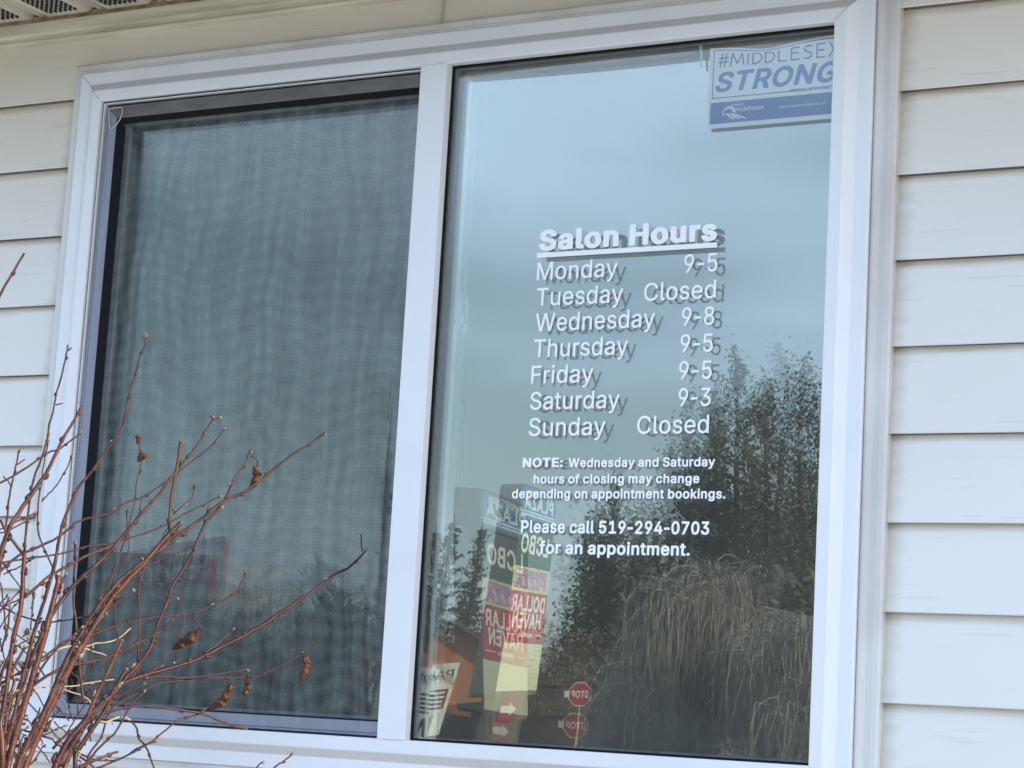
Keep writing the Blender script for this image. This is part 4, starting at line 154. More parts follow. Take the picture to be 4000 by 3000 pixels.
BLACK = font(':124;44,-18,36,-17,25,-13,17,-8,10,-1,4,9,3,15,3,26,4,32,8,40,19,51,34,59,49,61,62,59,69,57,82,49,89,42,94,32,95,24,96,18,94,11,90,2,88,-2,81,-8,65,-16,52,-18;43,123,35,124,21,130,9,141,4,150,3,155,3,167,4,173,8,181,13,188,19,193,29,197,36,200,45,201,53,201,63,200,77,194,82,190,89,182,94,172,95,165,95,158,94,152,89,140,81,133,77,130,71,127,61,124,52,123|E242;31,-16,23,-15,14,-11,10,-6,8,0,8,260,8,264,10,268,14,272,20,275,33,277,188,277,198,276,207,272,211,268,214,262,214,230,211,224,207,220,203,218,197,216,188,215,90,215,88,215,87,214,87,166,88,162,179,162,192,160,200,156,202,152,204,148,205,118,204,114,200,108,194,104,188,102,178,101,88,100,87,98,87,48,87,46,89,45,189,45,202,43,210,38,212,36,215,30,215,0,212,-6,208,-10,202,-14,189,-16|H292;31,-16,23,-15,14,-11,10,-6,8,0,8,260,8,264,10,268,14,272,20,275,24,276,35,277,61,277,70,276,80,272,84,268,87,262,87,168,88,164,174,164,177,164,178,166,178,262,180,268,184,272,190,275,203,277,232,277,241,276,250,272,254,268,256,264,257,260,257,0,256,-2,254,-7,250,-11,244,-14,240,-15,229,-16,203,-16,194,-15,184,-11,180,-7,178,0,178,100,177,102,89,103,87,102,87,100,87,0,85,-4,84,-8,80,-11,70,-15,61,-16|N295;31,-16,23,-15,14,-11,10,-6,8,0,8,260,8,264,11,268,14,272,20,275,33,277,68,277,77,276,87,271,93,264,180,127,181,128,182,130,182,260,183,266,187,271,192,274,198,276,207,277,234,277,243,276,254,271,258,266,260,260,260,0,259,-2,257,-8,253,-11,247,-14,234,-16,199,-16,190,-15,180,-10,176,-6,93,124,88,132,87,131,87,128,86,-2,84,-6,81,-10,71,-15,61,-16|O300;126,-19,111,-17,96,-14,75,-6,60,2,49,9,39,18,30,29,20,43,15,52,8,67,3,82,0,97,-2,116,-2,145,0,163,2,174,6,188,11,200,18,214,25,225,33,235,47,249,63,261,82,270,94,274,112,278,131,280,142,280,168,277,183,273,198,267,213,259,223,252,242,233,247,227,257,211,263,199,269,182,274,156,275,144,275,117,273,98,270,82,266,69,261,56,251,39,246,32,241,25,227,12,210,0,192,-9,177,-14,163,-17,146,-19;127,44,143,43,153,46,160,49,170,56,174,60,183,72,189,84,194,101,196,114,197,133,195,153,191,171,184,187,174,201,167,207,155,214,143,217,130,217,118,214,106,207,97,198,88,185,84,176,79,159,77,146,75,131,77,114,80,97,86,80,92,69,101,57,114,48|S256;103,-20,76,-17,59,-11,40,-2,31,4,23,10,15,20,10,27,2,43,-2,56,-3,64,-3,72,-2,75,0,78,3,81,13,85,22,86,50,86,61,85,70,81,74,77,76,73,78,64,80,59,83,54,88,49,97,44,106,41,123,41,133,44,138,46,143,49,148,55,151,60,153,66,153,76,152,80,147,86,138,92,127,96,85,108,67,114,44,125,31,133,18,147,9,162,5,176,3,184,3,198,5,206,8,218,16,234,22,242,31,252,38,257,45,262,61,270,80,276,109,280,123,280,147,277,168,271,183,264,194,257,201,251,214,237,224,219,226,212,228,200,228,191,226,187,223,183,212,178,203,177,176,177,165,179,156,183,152,187,150,191,147,203,141,210,134,215,129,217,118,219,113,219,98,216,93,213,89,209,85,203,83,197,83,188,84,183,90,177,100,171,114,166,150,156,171,149,191,139,203,131,217,117,224,107,228,98,231,84,231,59,227,42,218,25,211,16,205,9,192,0,170,-11,153,-17,125,-21|T257;99,-16,91,-15,82,-11,78,-6,75,-2,75,214,74,215,72,215,18,215,9,216,0,220,-4,224,-7,230,-7,262,-6,264,-3,269,2,273,9,276,19,277,210,277,220,276,224,275,232,270,234,268,236,262,236,230,234,224,231,221,221,216,212,215,158,215,156,215,155,214,154,0,154,-4,151,-8,148,-10,138,-15,129,-16|a227;73,-20,54,-17,39,-12,27,-6,21,-2,10,7,1,20,-3,29,-6,38,-8,48,-8,64,-6,72,-3,82,3,92,15,105,20,108,40,118,57,124,79,127,117,132,118,134,116,144,112,150,106,153,96,153,90,152,80,146,72,134,68,130,59,125,50,125,42,126,17,133,5,138,1,142,-1,146,-1,154,6,168,10,175,18,184,33,195,54,205,69,209,89,212,111,212,135,208,149,203,161,197,168,192,181,179,188,167,192,158,195,141,195,-2,193,-6,190,-10,179,-15,170,-16,144,-16,135,-15,126,-12,110,-17,98,-20,89,-21;80,40,94,39,100,42,106,45,112,52,116,59,118,69,118,72,115,73,92,70,79,67,74,64,72,61,70,57,71,50,74,43,76,42|l124;63,-17,50,-15,42,-13,31,-8,25,-4,13,8,7,19,4,33,4,261,6,267,10,271,21,276,32,277,56,277,65,276,76,271,79,267,81,262,81,47,83,43,94,43,98,42,104,39,108,35,110,30,115,7,115,0,113,-6,110,-9,100,-14,81,-17|n238;28,-16,20,-15,11,-11,6,-6,4,-2,4,194,4,196,6,200,10,204,17,208,29,210,56,210,65,209,76,204,91,210,97,211,119,213,137,211,151,208,161,204,175,196,189,182,194,174,200,162,203,154,205,142,206,128,206,0,206,-2,204,-6,200,-10,194,-14,190,-15,179,-16,154,-16,145,-15,135,-11,130,-6,128,-2,128,0,128,128,125,140,120,148,114,152,104,152,97,150,89,144,85,138,82,126,81,116,81,0,80,-4,78,-8,75,-10,66,-15,56,-16|o240;96,-20,76,-17,63,-13,52,-8,43,-3,35,3,19,18,8,36,4,44,-1,58,-3,67,-6,83,-6,109,-1,134,7,154,12,163,19,174,34,189,47,198,59,204,70,208,84,211,102,213,110,213,134,210,143,208,155,203,170,195,179,189,193,174,203,159,209,147,213,136,217,116,218,103,218,88,217,75,215,64,209,45,201,29,197,23,193,18,177,2,165,-6,155,-11,144,-15,130,-18,115,-20;99,40,111,40,116,41,123,46,126,49,134,62,138,77,140,90,140,100,139,109,136,123,132,134,124,145,119,150,111,153,102,153,97,151,87,144,82,136,79,130,75,117,73,104,72,88,74,80,76,70,80,59,86,50,90,46,95,42|r160;28,-16,20,-15,11,-11,6,-6,4,-2,4,194,5,198,10,204,15,207,21,209,29,210,56,210,65,209,73,206,88,211,103,213,123,213,131,212,137,210,144,205,147,198,147,164,145,158,141,154,131,150,123,149,112,151,105,151,98,150,88,142,83,134,81,122,81,0,80,-4,78,-8,75,-11,65,-15,56,-16|s214;83,-20,62,-17,47,-13,29,-4,20,3,12,11,3,24,-3,39,-4,44,-4,50,-2,55,2,59,12,64,40,70,47,70,55,70,64,66,68,62,71,57,74,49,80,42,84,40,89,39,97,39,106,41,111,45,113,48,114,52,113,57,109,62,104,64,67,72,51,77,35,85,25,91,12,104,4,119,1,129,2,151,3,157,6,165,12,177,27,192,36,198,53,206,62,209,73,211,93,213,119,211,129,209,141,205,154,198,162,193,173,181,179,173,187,157,188,153,188,147,187,142,182,137,173,133,146,127,139,126,131,127,123,130,118,133,116,136,109,148,106,152,103,154,95,155,86,153,82,150,80,144,80,137,82,134,88,131,131,121,146,116,164,107,169,103,182,90,189,76,192,64,192,45,189,32,181,17,169,4,160,-3,142,-12,124,-17,102,-20|u238;85,-18,71,-16,62,-14,53,-11,40,-4,33,1,22,11,15,21,10,31,6,45,4,59,4,194,5,199,10,204,15,207,21,209,30,210,56,210,65,209,75,205,79,201,81,195,81,74,82,64,86,53,90,47,96,43,100,42,105,41,112,44,119,49,125,59,128,71,128,194,130,200,134,204,140,208,145,209,153,210,181,210,190,209,196,207,200,205,203,202,206,195,206,1,205,-4,201,-9,196,-12,190,-14,182,-15,154,-15,145,-14,135,-10,121,-15,109,-17,100,-19| 96')
def text2d(fnt, s, track=0):
    """-> list of (verts2d, tris) per glyph in em units, and the text's (min x, max x)"""
    x = 0; res = []; lo = 1e9; hi = -1e9
    for ch in s:
        if ch not in fnt: ch = ' '
        adv, cs = fnt[ch]
        if cs:
            loops = [[Vector(((c[i]+x)/512, c[i+1]/512, 0)) for i in range(0, len(c), 2)] for c in cs]
            ar = [sum(a.x*b.y-b.x*a.y for a, b in zip(l, l[1:]+l[:1]))/2 for l in loops]; big = max(ar, key=abs); vs = [v for l in loops for v in l]; tris = []
            st = [sum(len(l) for l in loops[:k]) for k in range(len(loops))]
            for k, l in enumerate(loops):               # each outer outline with the holes inside it
                if ar[k]*big < 0: continue
                x0, x1, y0, y1 = min(v.x for v in l), max(v.x for v in l), min(v.y for v in l), max(v.y for v in l)
                grp = [k]+[j for j, h in enumerate(loops) if ar[j]*big < 0 and x0 < h[0].x < x1 and y0 < h[0].y < y1]
                idx = [st[j]+i for j in grp for i in range(len(loops[j]))]
                tris += [tuple(idx[i] for i in t) for t in tessellate_polygon([loops[j] for j in grp])]
            lo = min(lo, min(v.x for v in vs)); hi = max(hi, max(v.x for v in vs)); res.append((vs, tris))
        x += adv+track*512
    return res, lo, hi
CAPH = .727
def put_text(mb, fnt, s, origin, ex, ez, width, cap, slant=0, nrm=None, thick=0, track=0):
    """writes s from origin along unit ex (up ez), fitted to width with cap height cap; thick extrudes along nrm"""
    g, lo, hi = text2d(fnt, s, track); sx = width/(hi-lo); b0, ch = fnt['cap']; sz = cap/ch
    origin, ex, ez = Vector(origin), Vector(ex), Vector(ez)
    for vs, tris in g:
        P = [origin+ex*((v.x-lo)*sx+(v.y-b0)*sz*slant)+ez*((v.y-b0)*sz) for v in vs]
        fr = [P[i]+(Vector(nrm)*thick if nrm is not None else Vector()) for i in range(len(P))]
        mb.add(fr, tris)
# ------------------------------------------------------------------ materials of the house
XR_TRIM, XL_TRIM = .095, -1.455
COURSE = .127; LIP0 = 2.7085
def siding_mat():
    m = mat('vinyl_siding', (.79, .77, .735), .42, .35)
    n = m.node_tree.nodes; l = m.node_tree.links; b = n['Principled BSDF']; t = n.new('ShaderNodeTexCoord')
    # embossed wood grain: long thin wandering cracks
    a = n.new('ShaderNodeMapping'); a.inputs['Scale'].default_value = (7, 1, 210); l.new(t.outputs['Object'], a.inputs[0])
    q = n.new('ShaderNodeTexNoise'); q.inputs['Scale'].default_value = 1; q.inputs['Detail'].default_value = 3.5; q.inputs['Distortion'].default_value = .25; l.new(a.outputs[0], q.inputs['Vector'])
    r = n.new('ShaderNodeMapRange'); r.inputs['From Min'].default_value = .29; r.inputs['From Max'].default_value = .36; l.new(q.outputs['Fac'], r.inputs['Value'])
    q2 = n.new('ShaderNodeTexNoise'); q2.inputs['Scale'].default_value = 420; q2.inputs['Detail'].default_value = 2; l.new(t.outputs['Object'], q2.inputs['Vector'])
    ad = n.new('ShaderNodeMath'); ad.operation = 'MULTIPLY_ADD'; ad.inputs[1].default_value = .16; l.new(q2.outputs['Fac'], ad.inputs[0]); l.new(r.outputs[0], ad.inputs[2])
    u = n.new('ShaderNodeBump'); u.inputs['Strength'].default_value = .42; u.inputs['Distance'].default_value = .0011; l.new(ad.outputs[0], u.inputs['Height']); l.new(u.outputs[0], b.inputs['Normal'])
    # old dirt caught under each lap: a ragged tan line, by height within the course
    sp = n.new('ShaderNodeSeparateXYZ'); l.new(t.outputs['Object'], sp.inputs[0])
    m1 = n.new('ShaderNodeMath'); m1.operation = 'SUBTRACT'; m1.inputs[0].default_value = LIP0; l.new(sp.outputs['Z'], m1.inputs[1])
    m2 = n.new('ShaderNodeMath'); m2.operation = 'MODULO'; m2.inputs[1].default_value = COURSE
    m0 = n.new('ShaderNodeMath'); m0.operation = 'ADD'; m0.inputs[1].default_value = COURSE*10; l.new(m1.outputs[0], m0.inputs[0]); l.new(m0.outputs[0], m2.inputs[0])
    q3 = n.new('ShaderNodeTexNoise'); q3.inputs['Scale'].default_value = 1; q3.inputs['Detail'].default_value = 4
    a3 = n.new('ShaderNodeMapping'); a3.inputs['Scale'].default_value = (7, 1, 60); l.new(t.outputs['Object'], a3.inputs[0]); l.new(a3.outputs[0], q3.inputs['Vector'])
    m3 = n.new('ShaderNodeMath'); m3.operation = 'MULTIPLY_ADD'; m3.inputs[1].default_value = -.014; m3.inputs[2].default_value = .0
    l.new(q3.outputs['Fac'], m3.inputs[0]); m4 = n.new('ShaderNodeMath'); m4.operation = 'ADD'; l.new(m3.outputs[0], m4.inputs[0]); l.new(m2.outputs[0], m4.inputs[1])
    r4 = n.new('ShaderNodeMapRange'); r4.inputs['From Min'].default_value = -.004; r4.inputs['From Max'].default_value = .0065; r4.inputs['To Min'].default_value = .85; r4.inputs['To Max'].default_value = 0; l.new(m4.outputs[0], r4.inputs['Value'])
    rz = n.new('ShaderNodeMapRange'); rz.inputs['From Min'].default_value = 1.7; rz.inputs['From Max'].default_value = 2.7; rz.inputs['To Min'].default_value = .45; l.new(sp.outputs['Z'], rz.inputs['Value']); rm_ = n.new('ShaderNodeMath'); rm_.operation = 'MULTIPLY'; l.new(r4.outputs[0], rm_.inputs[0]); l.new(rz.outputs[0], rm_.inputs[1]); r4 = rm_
    # faint overall soiling, then the height ramp of the painted warm bounce
    q5 = n.new('ShaderNodeTexNoise'); q5.inputs['Scale'].default_value = 2.3; q5.inputs['Detail'].default_value = 5; l.new(t.outputs['Object'], q5.inputs['Vector'])
    r5 = n.new('ShaderNodeMapRange'); r5.inputs['From Min'].default_value = .42; r5.inputs['From Max'].default_value = .75; r5.inputs['To Max'].default_value = .12; l.new(q5.outputs['Fac'], r5.inputs['Value'])
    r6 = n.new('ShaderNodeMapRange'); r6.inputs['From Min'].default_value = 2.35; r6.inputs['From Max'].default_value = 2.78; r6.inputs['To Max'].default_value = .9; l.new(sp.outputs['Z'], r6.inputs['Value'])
    # and a ragged darker tan edge where the courses run into the window trim
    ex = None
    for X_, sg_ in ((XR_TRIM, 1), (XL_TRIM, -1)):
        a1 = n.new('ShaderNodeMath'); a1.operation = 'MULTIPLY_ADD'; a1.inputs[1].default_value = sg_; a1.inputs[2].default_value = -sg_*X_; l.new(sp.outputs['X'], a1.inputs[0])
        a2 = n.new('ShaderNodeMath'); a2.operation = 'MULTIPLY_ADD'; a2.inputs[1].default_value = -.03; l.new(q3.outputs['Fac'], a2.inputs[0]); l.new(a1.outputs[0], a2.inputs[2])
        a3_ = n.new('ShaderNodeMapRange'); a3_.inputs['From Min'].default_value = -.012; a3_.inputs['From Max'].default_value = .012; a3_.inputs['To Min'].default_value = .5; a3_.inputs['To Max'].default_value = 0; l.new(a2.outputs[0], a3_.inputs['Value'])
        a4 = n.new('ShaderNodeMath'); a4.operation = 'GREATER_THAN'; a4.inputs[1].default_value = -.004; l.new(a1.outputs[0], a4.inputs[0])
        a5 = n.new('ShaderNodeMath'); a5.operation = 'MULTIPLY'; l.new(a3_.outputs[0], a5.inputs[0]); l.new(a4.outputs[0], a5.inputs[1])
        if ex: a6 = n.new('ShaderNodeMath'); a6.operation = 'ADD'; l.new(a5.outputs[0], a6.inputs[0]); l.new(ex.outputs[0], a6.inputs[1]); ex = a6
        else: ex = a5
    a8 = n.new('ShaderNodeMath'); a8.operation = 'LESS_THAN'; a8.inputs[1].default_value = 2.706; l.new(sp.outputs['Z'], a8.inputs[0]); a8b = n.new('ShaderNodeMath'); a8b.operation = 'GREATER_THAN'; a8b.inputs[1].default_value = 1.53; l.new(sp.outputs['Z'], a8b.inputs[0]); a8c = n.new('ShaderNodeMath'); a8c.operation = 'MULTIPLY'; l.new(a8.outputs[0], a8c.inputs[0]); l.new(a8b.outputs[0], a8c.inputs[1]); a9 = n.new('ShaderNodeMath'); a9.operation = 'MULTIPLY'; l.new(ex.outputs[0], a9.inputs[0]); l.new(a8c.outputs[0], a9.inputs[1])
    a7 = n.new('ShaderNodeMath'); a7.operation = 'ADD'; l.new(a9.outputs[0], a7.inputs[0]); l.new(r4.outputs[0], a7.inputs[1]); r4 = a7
    s1 = n.new('ShaderNodeMath'); s1.operation = 'ADD'; l.new(r4.outputs[0], s1.inputs[0]); l.new(r5.outputs[0], s1.inputs[1])
    s2 = n.new('ShaderNodeMath'); s2.operation = 'ADD'; s2.use_clamp = True; l.new(s1.outputs[0], s2.inputs[0]); s2.inputs[1].default_value = 0
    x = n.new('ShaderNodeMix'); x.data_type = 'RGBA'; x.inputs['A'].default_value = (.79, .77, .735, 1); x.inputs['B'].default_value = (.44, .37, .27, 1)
    y = n.new('ShaderNodeMix'); y.data_type = 'RGBA'; y.inputs['A'].default_value = (.79, .77, .735, 1); y.inputs['B'].default_value = (.80, .73, .60, 1)      # warm ground bounce on the top courses, painted into the colour
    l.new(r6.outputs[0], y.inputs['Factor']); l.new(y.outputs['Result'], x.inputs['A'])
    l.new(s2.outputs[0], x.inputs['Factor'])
    # crack lines hold a little dirt
    r7 = n.new('ShaderNodeMapRange'); r7.inputs['To Min'].default_value = .93; r7.inputs['To Max'].default_value = 1; l.new(r.outputs[0], r7.inputs['Value'])
    x2 = n.new('ShaderNodeVectorMath'); x2.operation = 'SCALE'; l.new(x.outputs['Result'], x2.inputs[0]); l.new(r7.outputs[0], x2.inputs['Scale'])
    l.new(x2.outputs[0], b.inputs['Base Color'])
    return m
M = {}
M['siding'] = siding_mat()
M['trim'] = mat('trim_vinyl', (.70, .685, .655), .4, .35, noise=((6, 6, 3), 5, .45, .72), col2=(.56, .50, .47), bump=((300, 300, 300), .25, .0004))
M['frieze'] = mat('frieze_vinyl', (.80, .74, .60), .5, .3, noise=((3, 3, 40), 5, .42, .75), col2=(.42, .37, .29), bump=((12, 12, 260), .5, .0006))
M['soffit'] = mat('soffit_aluminium', (.68, .64, .54), .45, .35, noise=((9, 9, 9), 4, .42, .72), col2=(.40, .34, .24))
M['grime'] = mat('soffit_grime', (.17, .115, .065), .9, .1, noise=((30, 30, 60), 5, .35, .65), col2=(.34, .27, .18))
M['hole'] = mat('vent_dark', (.012, .010, .008), .9, .05)
M['frame'] = mat('window_vinyl', (.80, .81, .83), .28, .45, noise=((7, 7, 7), 7, .52, .70), col2=(.765, .77, .78), bump=((18, 18, 18), .08, .0012))
M['shade_strip'] = mat('window_vinyl_shade_bead', (.62, .61, .60), .38, .4, noise=((5, 5, 5), 4, .5, .8), col2=(.56, .54, .52))  # darker copy of the vinyl: shade of the sloped band painted in
M['gasket'] = mat('rubber_gasket', (.012, .013, .015), .8, .1)
M['spacer'] = mat('aluminium_spacer', (.20, .21, .24), .35, .5, .6)
M['screenframe'] = mat('screen_frame_paint', (.27, .285, .34), .42, .45, noise=((60, 60, 8), 4, .35, .7), col2=(.22, .235, .285), bump=((400, 400, 40), .3, .0003))
M['screenframe2'] = mat('screen_frame_head_dark', (.16, .15, .145), .5, .4, noise=((20, 60, 60), 4, .35, .7), col2=(.11, .105, .10))  # darker, browner tone for the head rail alone
M['cord'] = mat('screen_pull_plastic', (.55, .56, .58), .35, .5)
M['sash'] = mat('sash_vinyl', (.90, .90, .89), .35, .4)
M['void'] = mat('track_shadow', (.02, .02, .023), .7, .2)
M['room'] = mat('room_wall', (.68, .66, .62), .8, .2)
M['roomdark'] = mat('room_floor', (.36, .31, .26), .7, .2)
M['vinyl'] = mat('white_lettering_vinyl', (.93, .93, .93), .4, .4)

def glass(name, refl, trans, tint, haze_film=0.):
    """window glass as layers: a mirror part that grows towards grazing and a clear part"""
    m = bpy.data.materials.new(name); m.use_nodes = True; n = m.node_tree.nodes; l = m.node_tree.links; n.clear()
    o = n.new('ShaderNodeOutputMaterial'); x = n.new('ShaderNodeMixShader'); g = n.new('ShaderNodeBsdfGlossy'); t = n.new('ShaderNodeBsdfTransparent')
    g.inputs['Roughness'].default_value = .0; g.inputs['Color'].default_value = (*tint, 1); t.inputs['Color'].default_value = (*trans, 1)
    f = n.new('ShaderNodeFresnel'); f.inputs['IOR'].default_value = 1.5
    a = n.new('ShaderNodeMath'); a.operation = 'ADD'; a.inputs[1].default_value = refl; a.use_clamp = True
    l.new(f.outputs[0], a.inputs[0]); l.new(a.outputs[0], x.inputs[0]); l.new(t.outputs[0], x.inputs[1]); l.new(g.outputs[0], x.inputs[2])
    if haze_film:      # thin diffuse film, put in to veil the reflections and lift the blacks
        y = n.new('ShaderNodeMixShader'); d = n.new('ShaderNodeBsdfDiffuse'); d.inputs['Color'].default_value = (.62, .60, .55, 1); c = n.new('ShaderNodeTexCoord'); q = n.new('ShaderNodeTexNoise'); q.inputs['Scale'].default_value = 5; q.inputs['Detail'].default_value = 5
        l.new(c.outputs['Object'], q.inputs['Vector']); r = n.new('ShaderNodeMapRange'); r.inputs['From Min'].default_value = .3; r.inputs['From Max'].default_value = .7; r.inputs['To Min'].default_value = haze_film*.75; r.inputs['To Max'].default_value = haze_film*1.25
        l.new(q.outputs['Fac'], r.inputs['Value']); l.new(r.outputs[0], y.inputs[0]); l.new(x.outputs[0], y.inputs[1]); l.new(d.outputs[0], y.inputs[2]); l.new(y.outputs[0], o.inputs[0])
    else: l.new(x.outputs[0], o.inputs[0])
    return m
M['glass_outer'] = glass('glass_outer_pane', .034, (.96, .985, .98), (1, .985, .88), .055)
M['glass_inner'] = glass('glass_inner_pane', .235, (.93, .965, .96), (1, .985, .87))
M['glass_edge'] = glass('glass_back', 0.0, (.97, .985, .98), (.9, 1, .97))

def pane(name, x0, x1, z0, z1, y, K, mat_, parent, th=.003, nx=56, nz=76, tx=0, tz=0):
    """glass sheet that is bowed by K metres at its centre, as sealed units are in the cold; K>0 bulges outwards"""
    mb = MB(); W, H = x1-x0, z1-z0; cx, cz = (x0+x1)/2, (z0+z1)/2
    def yy(x, z): return y-K*math.cos(math.pi*(x-cx)/W)*math.cos(math.pi*(z-cz)/H)-tx*(x-cx)-tz*(z-cz)
    vs = []; ns = []
    for j in range(nz+1):
        for i in range(nx+1):
            x = x0+W*i/nx; z = z0+H*j/nz; vs.append((x, yy(x, z), z))
    fs = [(j*(nx+1)+i, j*(nx+1)+i+1, (j+1)*(nx+1)+i+1, (j+1)*(nx+1)+i) for j in range(nz) for i in range(nx)]
    mb.add(vs, fs)
    mb.mi = 1
    k = len(vs); vb = [(v[0], v[1]+th, v[2]) for v in vs]; mb.add(vb, [tuple(reversed(f)) for f in fs])
    o = mb.build(name, [mat_, M['glass_edge']], parent, smooth=True)
    return o

# ------------------------------------------------------------------ the salon building
ZB, ZT, XL, XR, MX1, MX2 = 1.600, 2.690, -1.378, 0., -.712, -.662     # opening of the window and its mullion
FW = .059                                                            # face width of the frame
salon = empty('salon_building', (0, .2, 0))
tag(salon, 'pale vinyl sided salon wall under a vented soffit, around the window', 'building')
sd = MB()
def course(x0, x1, z0, z1, full):
    """one lapped course between heights z0<z1 (full = true top of the course); bottom lip stands out"""
    lip, back = .0245, .0365
    def y_at(z): return lip+(back-lip)*max(0, min(1, (z-full+COURSE)/COURSE))
    cut = z0 > full-COURSE+1e-4
    prof = []
    if not cut:
        prof += [(back+.0015, z0+.0085), (lip+.0065, z0+.0022), (lip+.0012, z0-.0), (lip, z0+.0015), (lip+.0006, z0+.006)]
    else: prof += [(y_at(z0), z0)]
    prof += [(y_at((z0+z1)/2), (z0+z1)/2), (y_at(z1), z1)]
    k = max(2, int((x1-x0)/.12)); vs = []
    for i in range(k+1):
        x = x0+(x1-x0)*i/k; wob = .0006*mnoise.noise(Vector((x*2.1, full*7, 0)))
        vs += [(x, p[0]+wob, p[1]+wob*1.5) for p in prof]
    n = len(prof)
    sd.add(vs, [(i*n+j, (i+1)*n+j, (i+1)*n+j+1, i*n+j+1) for i in range(k) for j in range(n-1)])
XE = .75     # right-hand end of the building
TJ = .036                                                   # J-channel beyond the frame
hx0, hx1, hz0, hz1 = XL-FW-.004, XR+FW+TJ-.006, ZB-FW-.012, ZT+FW+.012
for i in range(-2, 22):
    zt = LIP0-COURSE*i+COURSE; zb_ = zt-COURSE
    if zt > 2.95: continue
    top = min(zt, 2.862)
    if zb_ >= hz1 or zt <= hz0: course(-7, XE, zb_, top, zt)
    else:
        course(-7, hx0, zb_, top, zt); course(hx1, XE, zb_, top, zt)
        if zt > hz1: course(hx0, hx1, hz1, top, zt)
        if zb_ < hz0: course(hx0, hx1, zb_, hz0, zt)
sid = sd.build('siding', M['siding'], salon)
# wall board behind the siding, with the hole for the window
wb = MB()
wb.box(-7, XL-.05, .045, .20, 0, 2.95); wb.box(XR+.05, XE, .045, .20, 0, 2.95)
wb.box(XL-.05, XR+.05, .045, .20, 0, ZB-.045); wb.box(XL-.05, XR+.05, .045, .20, ZT+.045, 2.95)
wb.box(XE-.05, XE, .2, 4.2, 0, 2.95); wb.box(-7, XE, 4.2, 4.3, 0, 2.95); wb.box(-7, -6.9, .2, 4.2, 0, 2.95)
wb.build('wall', M['room'], salon)
# seam where two lengths of siding overlap above the window
sm = MB(); sm.obox((-.6965, .0235, ZT+FW+.022), (.0015, 0, 0), (0, .02, 0), (0, 0, .095))
sm.build('siding_seam', mat('seam_shadow_gap', (.60, .56, .48), .7, .2), salon)
cp = MB(); cp.box(XE-.006, XE+.012, .012, .10, 0, 2.862); cp.box(XE-.075, XE-.006, .012, .022, 0, 2.862); cp.build('corner_post', M['trim'], salon)
# crown trim under the soffit
cz = 2.868
def runx(mb, prof, x0, x1, n=24):
    vs = []
    for i in range(n+1):
        x = x0+(x1-x0)*i/n; vs += [(x, p[0], p[1]) for p in prof]
    k = len(prof); mb.add(vs, [(i*k+j, (i+1)*k+j, (i+1)*k+j+1, i*k+j+1) for i in range(n) for j in range(k-1)])
ft = MB(); runx(ft, [(.040, cz-.047), (.021, cz-.046), (.0195, cz-.043), (.0195, cz-.0405), (.0225, cz-.037), (.0225, cz-.031), (.019, cz-.0285), (.0175, cz-.027), (.0165, cz-.006), (.0165, cz+.004)], -7, XE)
ft.build('crown_trim', M['frieze'], salon)
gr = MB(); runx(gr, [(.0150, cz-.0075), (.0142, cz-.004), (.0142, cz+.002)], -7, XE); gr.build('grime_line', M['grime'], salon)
# vented soffit: flat perforated bands between V grooves, running out from the wall
sf = MB(); vh = MB(); P = .136; x = -6.97; sz = cz
rs = random.Random(3)
while x < XE:
    f = .094
    pr = [(x, sz), (x+f, sz), (x+f+.006, sz+.009), (x+f+.018, sz+.010), (x+f+.024, sz+.001), (x+f+.030, sz+.010), (x+P-.006, sz+.009), (x+P, sz)]
    ys = [.03, -.1, -.25, -.505]
    vs = [(a, y, b) for y in ys for a, b in pr]; k = len(pr)
    sf.add(vs, [(i*k+j, i*k+j+1, (i+1)*k+j+1, (i+1)*k+j) for i in range(3) for j in range(k-1)])
    if -5 < x < XE:
        for r_ in range(13):
            xx = x+.014+r_*.0056
            y = -.002 if r_ % 2 else -.0075
            while y > -.40:
                vh.obox((xx, y, sz-.0012), (.0026, 0, 0), (0, -.0085, 0), (0, 0, .0010)); y -= .0125
    x += P
sf.build('soffit', M['soffit'], salon); vh.build('vent_slots', M['hole'], salon)
ef = MB(); ef.box(-7, XE+.12, -.525, -.505, 2.862, 3.02); ef.build('fascia', M['trim'], salon)
gt = MB(); runx(gt, [(-.526, 3.015), (-.526, 2.915), (-.54, 2.90), (-.60, 2.90), (-.63, 2.93), (-.645, 3.015), (-.638, 3.015), (-.625, 2.937), (-.595, 2.907), (-.54, 2.907)], -7, XE+.12); gt.build('gutter', M['trim'], salon)
rf = MB(); rf.obox((-7.2, -.59, 3.02), (7.2+XE+.14, 0, 0), (0, 4.2, 1.35), (0, 0, .03)); rf.build('roof', mat('asphalt_shingle', (.09, .085, .08), .9, .2, noise=((20, 20, 20), 4, .4, .6), col2=(.05, .05, .05)), salon)
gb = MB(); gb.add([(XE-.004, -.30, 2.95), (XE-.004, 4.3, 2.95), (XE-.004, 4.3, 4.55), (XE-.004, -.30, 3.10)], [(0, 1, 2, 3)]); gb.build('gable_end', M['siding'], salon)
# the room behind the window
rm = MB()
rm.box(-4.0, .58, 3.6, 3.7, 0, 2.8); rm.box(-4.1, -4.0, .21, 3.7, 0, 2.8); rm.box(.58, .66, .21, 3.7, 0, 2.8); rm.box(-4.1, .66, .21, 3.7, 2.81, 2.86)
rm.build('room', M['room'], salon)
rmf = MB(); rmf.box(-4.1, .66, .21, 3.7, .01, .05); rmf.build('room_floor', M['roomdark'], salon)

